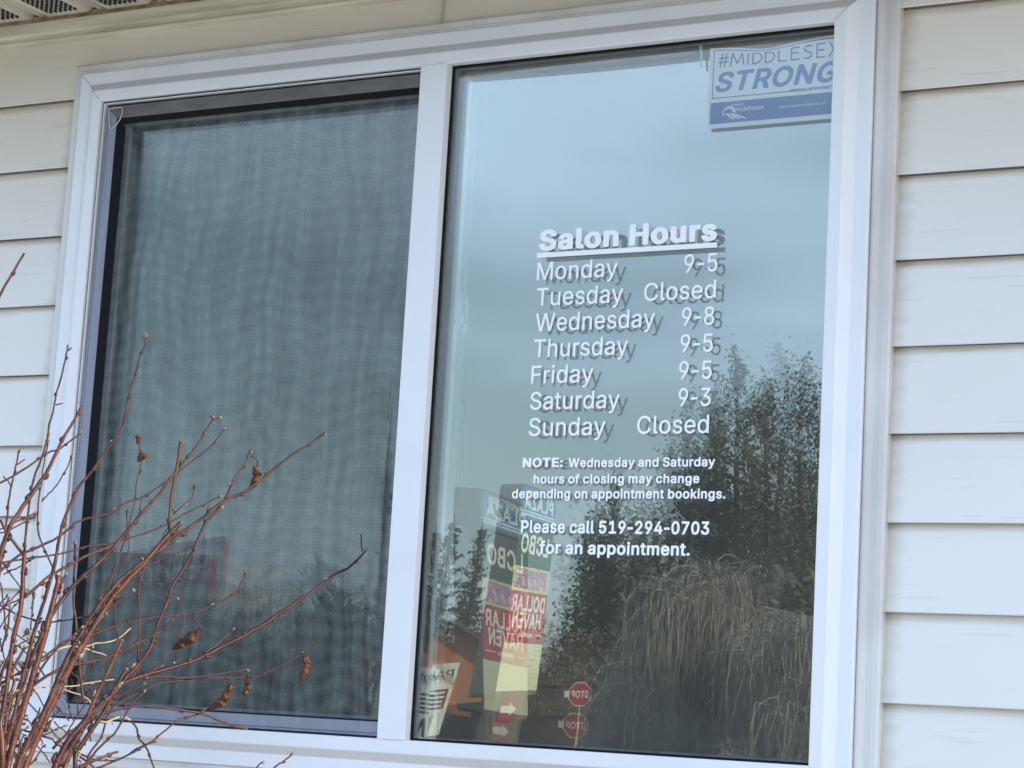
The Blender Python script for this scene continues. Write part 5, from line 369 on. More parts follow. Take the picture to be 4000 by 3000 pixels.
# ------------------------------------------------------------------ the window
win = empty('sliding_window', (-.69, .03, ZB-FW))
tag(win, 'white vinyl sliding window, insect screen on its left half, lettered glass on the right', 'window')
def ring(prof, x0, x1, z0, z1, sides='LRTB'):
    """mitred frame; prof = list of (outward width, y) from inner edge outwards"""
    mb = MB(); k = len(prof)
    def pt(c, w_, y):
        return {'a': (x0-w_, y, z0-w_), 'b': (x1+w_, y, z0-w_), 'c': (x1+w_, y, z1+w_), 'd': (x0-w_, y, z1+w_)}[c]
    for s_, (a, b) in dict(B='ab', R='bc', T='cd', L='da').items():
        if s_ not in sides: continue
        vs = [pt(a, *p) for p in prof]+[pt(b, *p) for p in prof]
        mb.add(vs, [(j, j+k, j+1+k, j+1) for j in range(k-1)])
    return mb
# outer J-channel round the frame
jc = ring([(.0585, .030), (.060, .019), (.064, .0165), (.070, .0172), (.074, .0195), (.079, .0185), (.084, .0165), (.092, .0165), (.0955, .019), (.0955, .042)], XL, XR, ZB, ZT, 'R')
# left, top and bottom legs are narrower: more of the channel is tucked behind the frame
q = ring([(.0585, .030), (.0595, .0150), (.063, .0135), (.066, .0150), (.0745, .0150), (.0775, .018), (.0775, .042)], XL, XR, ZB, ZT, 'LTB')
jc.add(q.v, q.f)
jc.build('channel_trim', M['trim'], win)
FP = [(0, .030), (0, .0022), (.0008, .0006), (.002, 0), (.0195, 0), (.021, .0006), (.0222, .0018)]
fr = ring(FP, XL, XR, ZB, ZT); fb = ring([(.0222, .0018), (.0352, .0098)], XL, XR, ZB, ZT, 'TB')
fb2 = ring([(.0222, .0018), (.0352, .0098)], XL, XR, ZB, ZT, 'LR')
fo = ring([(.0352, .0098), (.0362, .0104), (.0565, .0104), (.0585, .0112), (.059, .0135), (.059, .034)], XL, XR, ZB, ZT)
for q in (fb2, fo): fr.add(q.v, q.f)
frame = fr.build('frame', M['frame'], win)
fb.build('painted_shade_bead', M['shade_strip'], win)
# fine mitre lines at the corners
ml = MB()
for (cx, cz_, sx, sz_) in ((XL, ZT, -1, 1), (XR, ZT, 1, 1), (XL, ZB, -1, -1), (XR, ZB, 1, -1)):
    for (w0, y0), (w1, y1) in zip(FP[3:]+[(.0352, .0098)], FP[4:]+[(.0352, .0098), (.058, .0104)]):
        a = Vector((cx+sx*w0, y0-.0003, cz_+sz_*w0)); b = Vector((cx+sx*w1, y1-.0003, cz_+sz_*w1)); t_ = Vector((.0004, 0, -.0004*sx*sz_))
        ml.quad(a-t_, b-t_, b+t_, a+t_)
ml.build('mitre_joint', mat('joint_line', (.42, .41, .40), .7, .2), win)
# mullion
mu = MB(); mu.box(MX1, MX2, -.0022, .030, ZB-.0005, ZT+.0005)
mul = mu.build('mullion', M['frame'], win); bevel(mul, .0012)
# cavities of the track, dark
vd = MB()
for x0, x1 in ((XL, MX1), (MX2, XR)):
    vd.box(x0-.012, x0, .030, .12, ZB-.02, ZT+.02); vd.box(x1, x1+.012, .030, .12, ZB-.02, ZT+.02)
    vd.box(x0, x1, .030, .12, ZT, ZT+.012); vd.box(x0, x1, .030, .12, ZB-.012, ZB)
vd.build('track', M['void'], win)

# ---- right half: fixed glass
gk = ring([(-.0035, .0185), (-.0035, .0165), (.0005, .0155), (.0005, .022)], MX2, XR, ZB, ZT)
gk2 = ring([(-.003, .030), (-.003, .0215), (.0005, .0215)], MX2, XR, ZB, ZT); gk.add(gk2.v, gk2.f)
gk.build('gasket', M['gasket'], win)
K_O, K_I = -.0012, .0019
gp = pane('outer_glass', MX2-.004, XR+.004, ZB-.004, ZT+.004, YG, K_O, M['glass_outer'], win)
gi = pane('inner_glass', MX2-.004, XR+.004, ZB-.004, ZT+.004, YG+.0160, K_I, M['glass_inner'], win)
# ribbed spacer between the panes, then the dark rail and the white stile of the inner sash behind the glass
spc = ring([(-.0035, .0225), (-.0065, .0225), (-.0065, .0245), (-.0052, .0255), (-.0065, .0270), (-.0065, .0290), (-.0052, .0300), (-.0065, .0315), (-.0065, .0328), (-.0035, .0328)], MX2, XR, ZB, ZT)
spc.build('spacer', M['spacer'], win)
rl = MB(); rl.box(MX2-.03, MX2+.0012, .0400, .0520, ZB, ZT); rl.box(MX2, XR, .0400, .080, ZT-.005, ZT); rl.box(MX2, XR, .0400, .055, ZT-.009, ZT-.005)
rl.build('inner_rail', mat('rail_vinyl', (.46, .45, .50), .45, .4), win)
st = MB(); st.box(MX2-.03, MX2+.0180, .0520, .0790, ZB, ZT-.006); sto = st.build('inner_stile', M['sash'], win); bevel(sto, .0012)
sg = MB(); sg.box(MX2+.0012, MX2+.0030, .0415, .0427, ZB, ZT); sg.build('rail_ridge', M['sash'], win)
def latch(z):
    b = MB(); X = MX2+.0180
    b.box(X-.001, X+.0035, .0555, .0765, z-.030, z+.034); b.box(X+.0035, X+.008, .0575, .0675, z-.022, z-.004)
    b.box(X+.0035, X+.0075, .0655, .0755, z+.012, z+.026); b.obox((X+.0035, .0695, z-.020), (.0045, 0, 0), (0, .006, 0), (0, .000, .036))
    b.obox((X+.0035, .0615, z-.036), (.0065, 0, 0), (0, .013, .0), (0, .002, .016))
    b.box(X-.012, X-.004, .0500, .0535, z-.021, z-.017)
    o = b.build('latch', M['sash'], win); bevel(o, .0012)
    k = MB(); k.box(MX2+.0010, MX2+.0024, .0430, .0500, z+.018, z+.046); k.build('keeper_slot', mat('slot_grey', (.16, .15, .17), .6, .3), win)
latch(2.289); latch(1.868)
# ---- left half: insect screen in front of a sliding sash with two panes
SX0, SX1, SZ0, SZ1 = XL+.0085, MX1+.030, ZB+.002, ZT-.0085
scr_y = .012
tr = ring([(0, .0325), (0, .0045), (-.0028, .0040), (-.0028, .0325)], XL-.0004, MX1+.03, ZB+.0004, ZT-.0004, 'LTB')
tr.v = [(x, y+.004, z) for x, y, z in tr.v]; tr.build('track_channel', M['void'], win)
lip = ring([(-.0034, .016), (-.0034, .0055), (-.0040, .0050), (-.0050, .0055), (-.0050, .016)], XL, MX1+.03, ZB-.003, ZT, 'LT')
lip.build('track_lip', M['frame'], win)
sfr = ring([(0, .030), (0, scr_y-.001), (-.0015, scr_y-.0032), (-.0040, scr_y-.0036), (-.0052, scr_y-.0016), (-.0062, scr_y-.0032), (-.0215, scr_y-.0036), (-.0235, scr_y-.002), (-.0235, scr_y+.008)], SX0, SX1, SZ0, SZ1, 'LRB')
sfr.build('screen_frame', M['screenframe'], win)
sft = ring([(0, .030), (0, scr_y-.001), (-.0015, scr_y-.0032), (-.0215, scr_y-.0036), (-.0235, scr_y-.002), (-.0235, scr_y+.008)], SX0, SX1, SZ0, SZ1, 'T')
sft.build('screen_head_rail', M['screenframe2'], win)
# the mesh: woven threads, mostly open, a little slack between its edges
def mesh_mat():
    m = bpy.data.materials.new('insect_mesh'); m.use_nodes = True; n = m.node_tree.nodes; l = m.node_tree.links; n.clear()
    o = n.new('ShaderNodeOutputMaterial'); x = n.new('ShaderNodeMixShader'); b = n.new('ShaderNodeBsdfPrincipled'); t = n.new('ShaderNodeBsdfTransparent')
    c = n.new('ShaderNodeTexCoord'); b.inputs['Roughness'].default_value = .5
    # weave: horizontal and vertical threads; their spacing drifts slightly so that a faint moire shows
    sp = n.new('ShaderNodeSeparateXYZ'); nd = n.new('ShaderNodeTexNoise'); nd.inputs['Scale'].default_value = 6; nd.inputs['Detail'].default_value = 1
    l.new(c.outputs['Object'], sp.inputs[0]); l.new(c.outputs['Object'], nd.inputs['Vector'])
    def thread(axis, per):
        a = n.new('ShaderNodeMath'); a.operation = 'MULTIPLY_ADD'; a.inputs[1].default_value = .004; l.new(nd.outputs['Fac'], a.inputs[0]); l.new(sp.outputs[axis], a.inputs[2])
        d = n.new('ShaderNodeMath'); d.operation = 'MULTIPLY'; d.inputs[1].default_value = 2*math.pi/per; l.new(a.outputs[0], d.inputs[0])
        e = n.new('ShaderNodeMath'); e.operation = 'SINE'; l.new(d.outputs[0], e.inputs[0])
        r = n.new('ShaderNodeMapRange'); r.inputs['From Min'].default_value = .1; r.inputs['From Max'].default_value = .9; l.new(e.outputs[0], r.inputs['Value']); return r.outputs[0]
    h, v = thread('Z', .0036), thread('X', .0047)
    mxx = n.new('ShaderNodeMath'); mxx.operation = 'MAXIMUM'; hv = n.new('ShaderNodeMath'); hv.operation = 'MULTIPLY'; hv.inputs[1].default_value = .35; l.new(v, hv.inputs[0]); l.new(h, mxx.inputs[0]); l.new(hv.outputs[0], mxx.inputs[1])
    # soft crossing moire ripples, painted into the thread colour
    def ripple(axis, per, dsc, amt, ph):
        nz_ = n.new('ShaderNodeTexNoise'); nz_.inputs['Scale'].default_value = dsc; nz_.inputs['Detail'].default_value = 2.5; mp_ = n.new('ShaderNodeMapping'); mp_.inputs['Scale'].default_value = (1.6, 1, .7); mp_.inputs['Location'].default_value = (ph, 0, ph)
        l.new(c.outputs['Object'], mp_.inputs[0]); l.new(mp_.outputs[0], nz_.inputs['Vector'])
        a = n.new('ShaderNodeMath'); a.operation = 'MULTIPLY_ADD'; a.inputs[1].default_value = amt; l.new(nz_.outputs['Fac'], a.inputs[0]); l.new(sp.outputs[axis], a.inputs[2])
        d = n.new('ShaderNodeMath'); d.operation = 'MULTIPLY'; d.inputs[1].default_value = 2*math.pi/per; l.new(a.outputs[0], d.inputs[0]); e = n.new('ShaderNodeMath'); e.operation = 'SINE'; l.new(d.outputs[0], e.inputs[0]); return e.outputs[0]
    def mul(a_, k, b_=None):
        z = n.new('ShaderNodeMath'); z.operation = 'MULTIPLY_ADD'; z.inputs[1].default_value = k; l.new(a_, z.inputs[0])
        if b_ is not None: l.new(b_, z.inputs[2])
        else: z.inputs[2].default_value = .5
        return z.outputs[0]
    q = n.new('ShaderNodeTexNoise'); q.inputs['Scale'].default_value = 9; q.inputs['Detail'].default_value = 4; l.new(c.outputs['Object'], q.inputs['Vector'])
    s0 = mul(ripple('X', .047, 4.5, .20, 0), .13); s1 = mul(ripple('X', .021, 7, .10, 4), .08, s0); s2 = mul(ripple('Z', .030, 5, .12, 9), .10, s1); s3 = mul(q.outputs['Fac'], .62, s2)
    r = n.new('ShaderNodeMapRange'); r.inputs['From Min'].default_value = .45; r.inputs['From Max'].default_value = 1.12; l.new(s3, r.inputs['Value'])
    cm = n.new('ShaderNodeMix'); cm.data_type = 'RGBA'; cm.inputs['A'].default_value = (.022, .026, .026, 1); cm.inputs['B'].default_value = (.165, .200, .188, 1)
    l.new(r.outputs[0], cm.inputs['Factor']); l.new(cm.outputs['Result'], b.inputs['Base Color'])
    f = n.new('ShaderNodeMapRange'); f.inputs['To Min'].default_value = .40; f.inputs['To Max'].default_value = .64; l.new(mxx.outputs[0], f.inputs['Value'])
    l.new(f.outputs[0], x.inputs[0]); l.new(t.outputs[0], x.inputs[1]); l.new(b.outputs[0], x.inputs[2]); l.new(x.outputs[0], o.inputs[0]); return m
mx0, mx1, mz0, mz1 = SX0+.0225, SX1-.0225, SZ0+.0225, SZ1-.0225
ms = MB(); nx, nz_ = 80, 100; vs = []
for j in range(nz_+1):
    for i in range(nx+1):
        x = mx0+(mx1-mx0)*i/nx; z = mz0+(mz1-mz0)*j/nz_; e = min(i, nx-i)/nx*min(j, nz_-j)/nz_*16
        vs.append((x, scr_y+.0035+.0022*min(1, e)*mnoise.noise(Vector((x*19, z*2.0, 1))), z))
ms.add(vs, [(j*(nx+1)+i, j*(nx+1)+i+1, (j+1)*(nx+1)+i+1, (j+1)*(nx+1)+i) for j in range(nz_) for i in range(nx)])
ms.build('insect_screen', mesh_mat(), win, smooth=True)
sp1 = ring([(-.0232, scr_y-.0022), (-.0395, scr_y+.0022), (-.0395, scr_y+.006)], SX0, SX1+.03, SZ0, SZ1, 'L'); q = ring([(-.0232, scr_y-.0022), (-.0330, scr_y+.0022), (-.0330, scr_y+.006)], SX0, SX1+.03, SZ0, SZ1, 'T')
sp1.add(q.v, q.f); q = ring([(-.0232, scr_y-.0022), (-.0262, scr_y+.0012), (-.0262, scr_y+.006)], SX0, SX1+.03, SZ0, SZ1, 'B'); sp1.add(q.v, q.f)
sp1.build('screen_spline', M['gasket'], win)
# pull loops at the screen corners
def arc(c, r0, a0, a1, n, y): return [(c[0]+r0*math.cos(R(a0+(a1-a0)*i/n)), y, c[1]+r0*math.sin(R(a0+(a1-a0)*i/n))) for i in range(n+1)]
pl = MB(); cxx, czz = SX0+.0065, SZ1-.006; y_ = scr_y-.0055
pl.tube([(cxx, y_, czz), (cxx+.014, y_-.001, czz+.001), (cxx+.030, y_-.001, czz+.001), (cxx+.0315, y_, czz-.008), (cxx+.027, y_, czz-.020), (cxx+.018, y_, czz-.032), (cxx+.008, y_, czz-.038), (cxx+.0045, y_, czz-.034), (cxx+.002, y_, czz-.018), (cxx, y_, czz)], .0011, 6)
pl.build('pull_loop', M['cord'], win, smooth=True)
pl = MB(); pl.tube(arc((SX0+.005, SZ0+.004), .030, 2, 88, 12, y_), .0009, 6); pl.build('pull_loop', mat('clear_pull', (.42, .47, .56), .3, .5), win, smooth=True)
# sash frame behind the screen
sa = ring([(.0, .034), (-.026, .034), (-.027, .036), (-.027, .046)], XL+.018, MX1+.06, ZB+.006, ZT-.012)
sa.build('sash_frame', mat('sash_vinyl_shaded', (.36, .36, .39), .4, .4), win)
sv = ring([(.0, .0335), (-.017, .0335), (-.017, .030)], XL+.001, MX1+.06, ZB, ZT-.0); sv.build('track_cavity', M['void'], win)
pane('outer_glass', XL+.044, MX1+.034, ZB+.032, ZT-.038, .040, K_O, M['glass_outer'], win, nx=44)
pane('inner_glass', XL+.044, MX1+.034, ZB+.032, ZT-.038, .0525, K_I, M['glass_inner'], win, nx=44)
# sheer curtain hanging inside the left half
cu = MB(); nx, nz_ = 260, 20; cx0, cx1 = XL-.10, MX1+.03; vs = []
for j in range(nz_+1):
    z = ZB-.12+(ZT-ZB+.22)*j/nz_
    for i in range(nx+1):
        x = cx0+(cx1-cx0)*i/nx
        a = x*95+2.2*mnoise.noise(Vector((x*5, z*.5, 3)))*3
        vs.append((x+.004*math.sin(z*2+x*9), .115+.015*math.sin(a)+.010*mnoise.noise(Vector((x*22, z*.8, 8))), z))
cu.add(vs, [(j*(nx+1)+i, j*(nx+1)+i+1, (j+1)*(nx+1)+i+1, (j+1)*(nx+1)+i) for j in range(nz_) for i in range(nx)])
cuo = cu.build('sheer_curtain', mat('sheer_cloth', (.20, .215, .205), .9, .1), smooth=True, origin=(-1.05, .115, ZB-.12))
tag(cuo, 'pale sheer curtain hanging in folds behind the insect screen', 'curtain')

# ------------------------------------------------------------------ lettering on the outer pane
LY = YG-.0012
def crop(u, v, ox, oy, k): return (ox+u*k, oy+v*k)
def line(name, s, fnt, u0, u1, v0, v1, cap, org, k, track=0, lab=None):
    """u0,v0 - u1,v1 baseline ends and cap height as measured in an enlargement of the photograph"""
    a = at(org[0]+u0*k, org[1]+v0*k, LY); b = at(org[0]+u1*k, org[1]+v1*k, LY); t = at(org[0]+u0*k, org[1]+(v0-cap)*k, LY)
    z = (a.z+b.z)/2
    mb = MB(); put_text(mb, fnt, s, (a.x, LY, z), (1, 0, 0), (0, 0, 1), b.x-a.x, t.z-a.z, track=track)
    o = mb.build(name, M['vinyl'], gp)
    if lab: o['label'] = lab
    return o
O1, O2, O3, KK = (2000, 850), (2000, 1350), (2000, 1750), .40687
line('lettering', 'Salon Hours', BLACK, 258, 1965, 305, 236, 200, O1, KK, lab='heavy white heading reading Salon Hours')
a = at(2000+240*KK, 850+357*KK, LY); b = at(2000+1970*KK, 850+265*KK, LY); ul = MB(); zz = (a.z+b.z)/2
ul.quad((a.x, LY, zz-.0042), (b.x, LY, zz-.0042), (b.x, LY, zz+.0036), (a.x, LY, zz+.0036)); ul.build('underline', M['vinyl'], gp)
for s, u0, u1, v0, v1, cap, O in (
        ('Monday', 238, 1010, 597, 568, 170, O1), ('9-5', 1650, 1970, 527, 517, 175, O1),
        ('Tuesday', 232, 1062, 843, 820, 172, O1), ('Closed', 1265, 1955, 798, 775, 172, O1),
        ('Wednesday', 222, 1368, 1090, 1053, 172, O1), ('9-8', 1628, 1940, 1037, 1030, 175, O1),
        ('Thursday', 205, 1110, 1340, 1315, 172, O1), ('9-5', 1615, 1925, 1295, 1287, 175, O1),
        ('Friday', 182, 775, 363, 352, 172, O2), ('9-5', 1600, 1915, 325, 318, 175, O2),
        ('Saturday', 170, 1028, 615, 600, 170, O2), ('9-3', 1595, 1905, 585, 578, 175, O2),
        ('Sunday', 157, 893, 868, 858, 172, O2), ('Closed', 1197, 1887, 850, 836, 172, O2)):
    line('lettering', s, REG, u0, u1, v0, v1, cap, O, KK, lab='white hours lettering reading '+s)
line('lettering', 'NOTE:', BLACK, 100, 490, 184, 183, 90, O3, KK, lab='small heavy white lettering reading NOTE')
line('lettering', 'Wednesday and Saturday', BOLD, 540, 1948, 183, 178, 88, O3, KK, lab='white note line about Wednesday and Saturday')
line('lettering', 'hours of closing may change', BOLD, 205, 1798, 341, 337, 88, O3, KK, lab='white note line, hours of closing may change')
line('lettering', 'depending on appointment bookings.', BOLD, -3, 2048, 485, 484, 90, O3, KK, lab='white note line, depending on appointment bookings')
line('lettering', 'Please call 519-294-0703', BOLD, 84, 1892, 815, 832, 122, O3, KK, lab='white lettering with the telephone number')
line('lettering', 'for an appointment.', BOLD, 258, 1706, 1018, 1032, 122, O3, KK, lab='white lettering reading for an appointment')

# ------------------------------------------------------------------ poster behind the outer pane, top right
PY = YG+.0058
po = empty('poster', (-.1, PY, 2.61)); tag(po, 'blue and white paper poster taped inside the glass in the top right corner', 'poster')
PA = at(2776, 178, PY); PB = at(2759, 505, PY); PX0, PZ1, PZ0 = (PA.x+PB.x)/2, PA.z-.004, PB.z
PW, PH = .221, PZ1-PZ0
def pw(u, v, lift=0):
    """poster coordinates 0..1 across (0..1.0 is the full sheet), 0..1 up; the sheet sags a little at its loose upper edge"""
    x = PX0+PW*u; sag = -.010*math.exp(-((u-.42)/.24)**2)*max(0, v-.80)/.20+.004*max(0, u-.7)*max(0, v-.7)/.3
    bow = .0018*math.sin(u*5)*max(0, v-.5)
    return Vector((x, PY-bow-lift, PZ0+PH*v+sag))
def psheet(mb, u0, u1, v0, v1, lift=0, nu=20, nv=8):
    vs = [pw(u0+(u1-u0)*i/nu, v0+(v1-v0)*j/nv, lift) for j in range(nv+1) for i in range(nu+1)]
    mb.add(vs, [(j*(nu+1)+i, j*(nu+1)+i+1, (j+1)*(nu+1)+i+1, (j+1)*(nu+1)+i) for j in range(nv) for i in range(nu)])
M['paper'] = mat('poster_paper', (.93, .94, .93), .6, .3); M['ink'] = mat('poster_blue_ink', (.008, .10, .40), .6, .3); M['inkl'] = mat('poster_pale_ink', (.03, .16, .50), .6, .3)
b_ = MB(); psheet(b_, 0, 1, 0, 1, 0, 30, 14); psheet(b_, 0, 1, 0, 1, -.0004, 30, 14); b_.build('sheet', M['paper'], po, smooth=True)
b_ = MB(); psheet(b_, .022, .985, .055, .315, .0004); b_.build('blue_band', M['ink'], po)
b_ = MB(); e = .006
psheet(b_, .030, .030+e, .37, .965, .0004, 1, 8); psheet(b_, .030, .97, .958, .970, .0004, 40, 1); psheet(b_, .030, .60, .365, .376, .0004, 20, 1); psheet(b_, .97, .976, .37, .965, .0004, 1, 8)
b_.build('border_line', M['ink'], po)
def ptext(name, fnt, s, u0, u1, v, cap, m, slant=0, lift=.0005, thin=False, track=0):
    g, lo, hi = text2d(fnt, s, track); mb = MB()
    for vs, tris in g:
        mb.add([pw(u0+((q.x-lo)+q.y*slant)/(hi-lo)*(u1-u0), v+(q.y-fnt['cap'][0])/fnt['cap'][1]*cap, lift) for q in vs], tris)
    return mb.build(name, m, po)
def stroke_text(name, s, u0, u1, v, cap, m, wd=.0085, slant=0):
    """thin capitals from single strokes"""
    S = {'#': ([(.25, 0), (.42, 1)], [(.58, 0), (.75, 1)], [(.1, .34), (.88, .34)], [(.14, .66), (.92, .66)]), 'M': ([(.06, 0), (.2, 1), (.5, .15), (.8, 1), (.94, 0)],), 'I': ([(.5, 0), (.5, 1)],),
         'D': ([(.15, 0), (.15, 1), (.45, 1), (.7, .88), (.85, .6), (.85, .4), (.7, .12), (.45, 0), (.15, 0)],), 'L': ([(.2, 1), (.2, 0), (.82, 0)],),
         'E': ([(.8, 1), (.2, 1), (.2, 0), (.82, 0)], [(.2, .52), (.72, .52)]), 'S': ([(.8, .92), (.55, 1), (.3, .93), (.2, .75), (.3, .58), (.6, .46), (.78, .3), (.76, .12), (.52, 0), (.2, .06)],),
         'X': ([(.15, 0), (.85, 1)], [(.15, 1), (.85, 0)]), 'W': ([(.04, 1), (.27, 0), (.5, .9), (.73, 0), (.96, 1)],), 'R': ([(.2, 0), (.2, 1), (.6, 1), (.78, .75), (.6, .5), (.2, .5)], [(.5, .5), (.82, 0)]),
         'A': ([(.08, 0), (.5, 1), (.92, 0)], [(.22, .34), (.78, .34)]), 'N': ([(.18, 0), (.18, 1), (.82, 0), (.82, 1)],), 'T': ([(.5, 0), (.5, 1)], [(.1, 1), (.9, 1)]), 'H': ([(.18, 0), (.18, 1)], [(.82, 0), (.82, 1)], [(.18, .52), (.82, .52)]),
         'O': ([(.5, 0), (.2, .14), (.08, .5), (.2, .86), (.5, 1), (.8, .86), (.92, .5), (.8, .14), (.5, 0)],), 'G': ([(.85, .85), (.5, 1), (.2, .86), (.08, .5), (.2, .14), (.5, 0), (.85, .14), (.85, .45), (.55, .45)],)}
    wid = {'I': .5, 'M': 1.25, 'W': 1.3, 'O': 1.15, 'G': 1.12}
    tot = sum(wid.get(c, 1) for c in s); mb = MB(); x = 0
    for c in s:
        cw = wid.get(c, 1)
        for pl_ in S[c]:
            for p, q in zip(pl_, pl_[1:]):
                P, Q = [Vector((u0+(x+a[0]*cw)/tot*(u1-u0)+a[1]*slant, v+a[1]*cap)) for a in (p, q)]
                d = Vector(((Q.x-P.x)*PW, (Q.y-P.y)*PH)).normalized(); n_ = Vector((-d.y/PW, d.x/PH))*wd*PH/2; e_ = Vector((d.x/PW, d.y/PH))*wd*PH*.3
                mb.add([pw(*(P-n_-e_), .0005), pw(*(Q-n_+e_), .0005), pw(*(Q+n_+e_), .0005), pw(*(P+n_-e_), .0005)], [(0, 1, 2, 3)])
        x += cw
    return mb.build(name, m, po)
stroke_text('headline', '#MIDDLESEX', .060, .955, .750, .165, M['ink'], .017)
ptext('headline', BOLD, 'STRONG', .045, .925, .440, .245, M['inkl'], .22)
stroke_text('small_print', '#WEREALLINTHISTOGETHER', .60, .955, .363, .028, M['ink'], .008, .006)
ptext('logo_text', REG, 'middlesex', .21, .42, .185, .055, M['paper'])
stroke_lab = ptext('logo_text', REG, 'invest in', .175, .27, .255, .026, M['paper'])
ptext('web_address', REG, 'www.investinmiddlesex.ca', .53, .86, .178, .030, M['paper'])
lg = MB()
def prib(pts, wds):
    for (p, q), (w0, w1) in zip(zip(pts, pts[1:]), zip(wds, wds[1:])):
        P, Q = Vector(p), Vector(q); d = Vector(((Q.x-P.x)*PW, (Q.y-P.y)*PH)).normalized(); n_ = Vector((-d.y/PW, d.x/PH))
        lg.add([pw(*(P-n_*w0*PH/2), .0005), pw(*(Q-n_*w1*PH/2), .0005), pw(*(Q+n_*w1*PH/2), .0005), pw(*(P+n_*w0*PH/2), .0005)], [(0, 1, 2, 3)])
cu_, cv_ = .160, .168
prib([(cu_+.043*math.cos(R(t)), cv_+.075*math.sin(R(t))) for t in range(200, -10, -14)], [.010+.030*(1-abs(i-11)/11) if i > 4 else .012 for i in range(16)])
for k_ in range(3): prib([(.118+.02*k_, .170), (.150+.030*k_, .160-.006*k_), (.175+.036*k_, .120), (.205+.042*k_, .092)], [.004, .018, .018, .014])
lg.build('logo', M['paper'], po)
tp = MB(); tp.quad((PX0-.014, PY-.0007, PZ1-.030), (PX0-.011, PY-.0007, PZ1-.030), (PX0-.014, PY-.0007, PZ1+.006), (PX0-.018, PY-.0007, PZ1+.006)); tp.build('tape', mat('tape', (.62, .70, .72), .3, .5), po)
# ------------------------------------------------------------------ bare shrub in front of the wall, left
SH = Vector((-2.05, -.42, 0))
shrub = empty('bare_shrub', SH)
tag(shrub, 'leafless shrub of red brown twigs in front of the window, left', 'shrub')
M['bark'] = mat('twig_bark', (.050, .0125, .0115), .42, .3, noise=((60, 60, 60), 4, .35, .65), col2=(.028, .011, .010), bump=((260, 260, 260), .8, .0008))
M['bark2'] = mat('stem_bark_orange', (.092, .025, .012), .42, .3, noise=((40, 40, 25), 4, .38, .66), col2=(.040, .016, .010), bump=((160, 160, 160), .8, .0010))
M['bark3'] = mat('twig_bark_dark', (.026, .010, .0095), .5, .25, noise=((70, 70, 70), 4, .4, .65), col2=(.075, .03, .023), bump=((260, 260, 260), .8, .0008))
M['dry'] = mat('dry_pale_stalk', (.34, .25, .15), .6, .3, noise=((80, 80, 80), 3, .4, .65), col2=(.26, .18, .11))
M['tip'] = mat('pale_bud', (.24, .19, .15), .7, .2, noise=((300, 300, 300), 2, .4, .6), col2=(.10, .07, .05))
M['leaf'] = mat('withered_leaf', (.085, .030, .012), .6, .3, noise=((110, 110, 110), 4, .4, .65), col2=(.030, .012, .007))
M['husk'] = mat('dark_husk', (.035, .024, .02), .85, .2, noise=((120, 120, 120), 3, .4, .6), col2=(.08, .05, .035))
rb = random.Random(11)
BR = {k: MB() for k in 'abcd'}; TIPS = MB(); allp = []
K3 = 1500/1382
def lim(px, py, s):
    """the twigs grow close along the wall: the shrub leans no farther out than this towards its right end"""
    v = ray(px, py); t = -v.x/v.y; m = (2.916*t-1.865)/(t+.632); return max(.022, min(s, m*min(1, .6+s)))
def smooth_pts(P, n):
    """Catmull-Rom through P (list of tuples), n steps per span"""
    o = []
    for i in range(len(P)-1):
        p0, p1, p2, p3 = [Vector(P[max(0, min(len(P)-1, i+k))]) for k in (-1, 0, 1, 2)]
        for j in range(n):
            t = j/n; o.append(.5*((2*p1)+(p2-p0)*t+(2*p0-5*p1+4*p2-p3)*t*t+(3*p1-p0-3*p2+p3)*t**3))
    o.append(Vector(P[-1])); return o
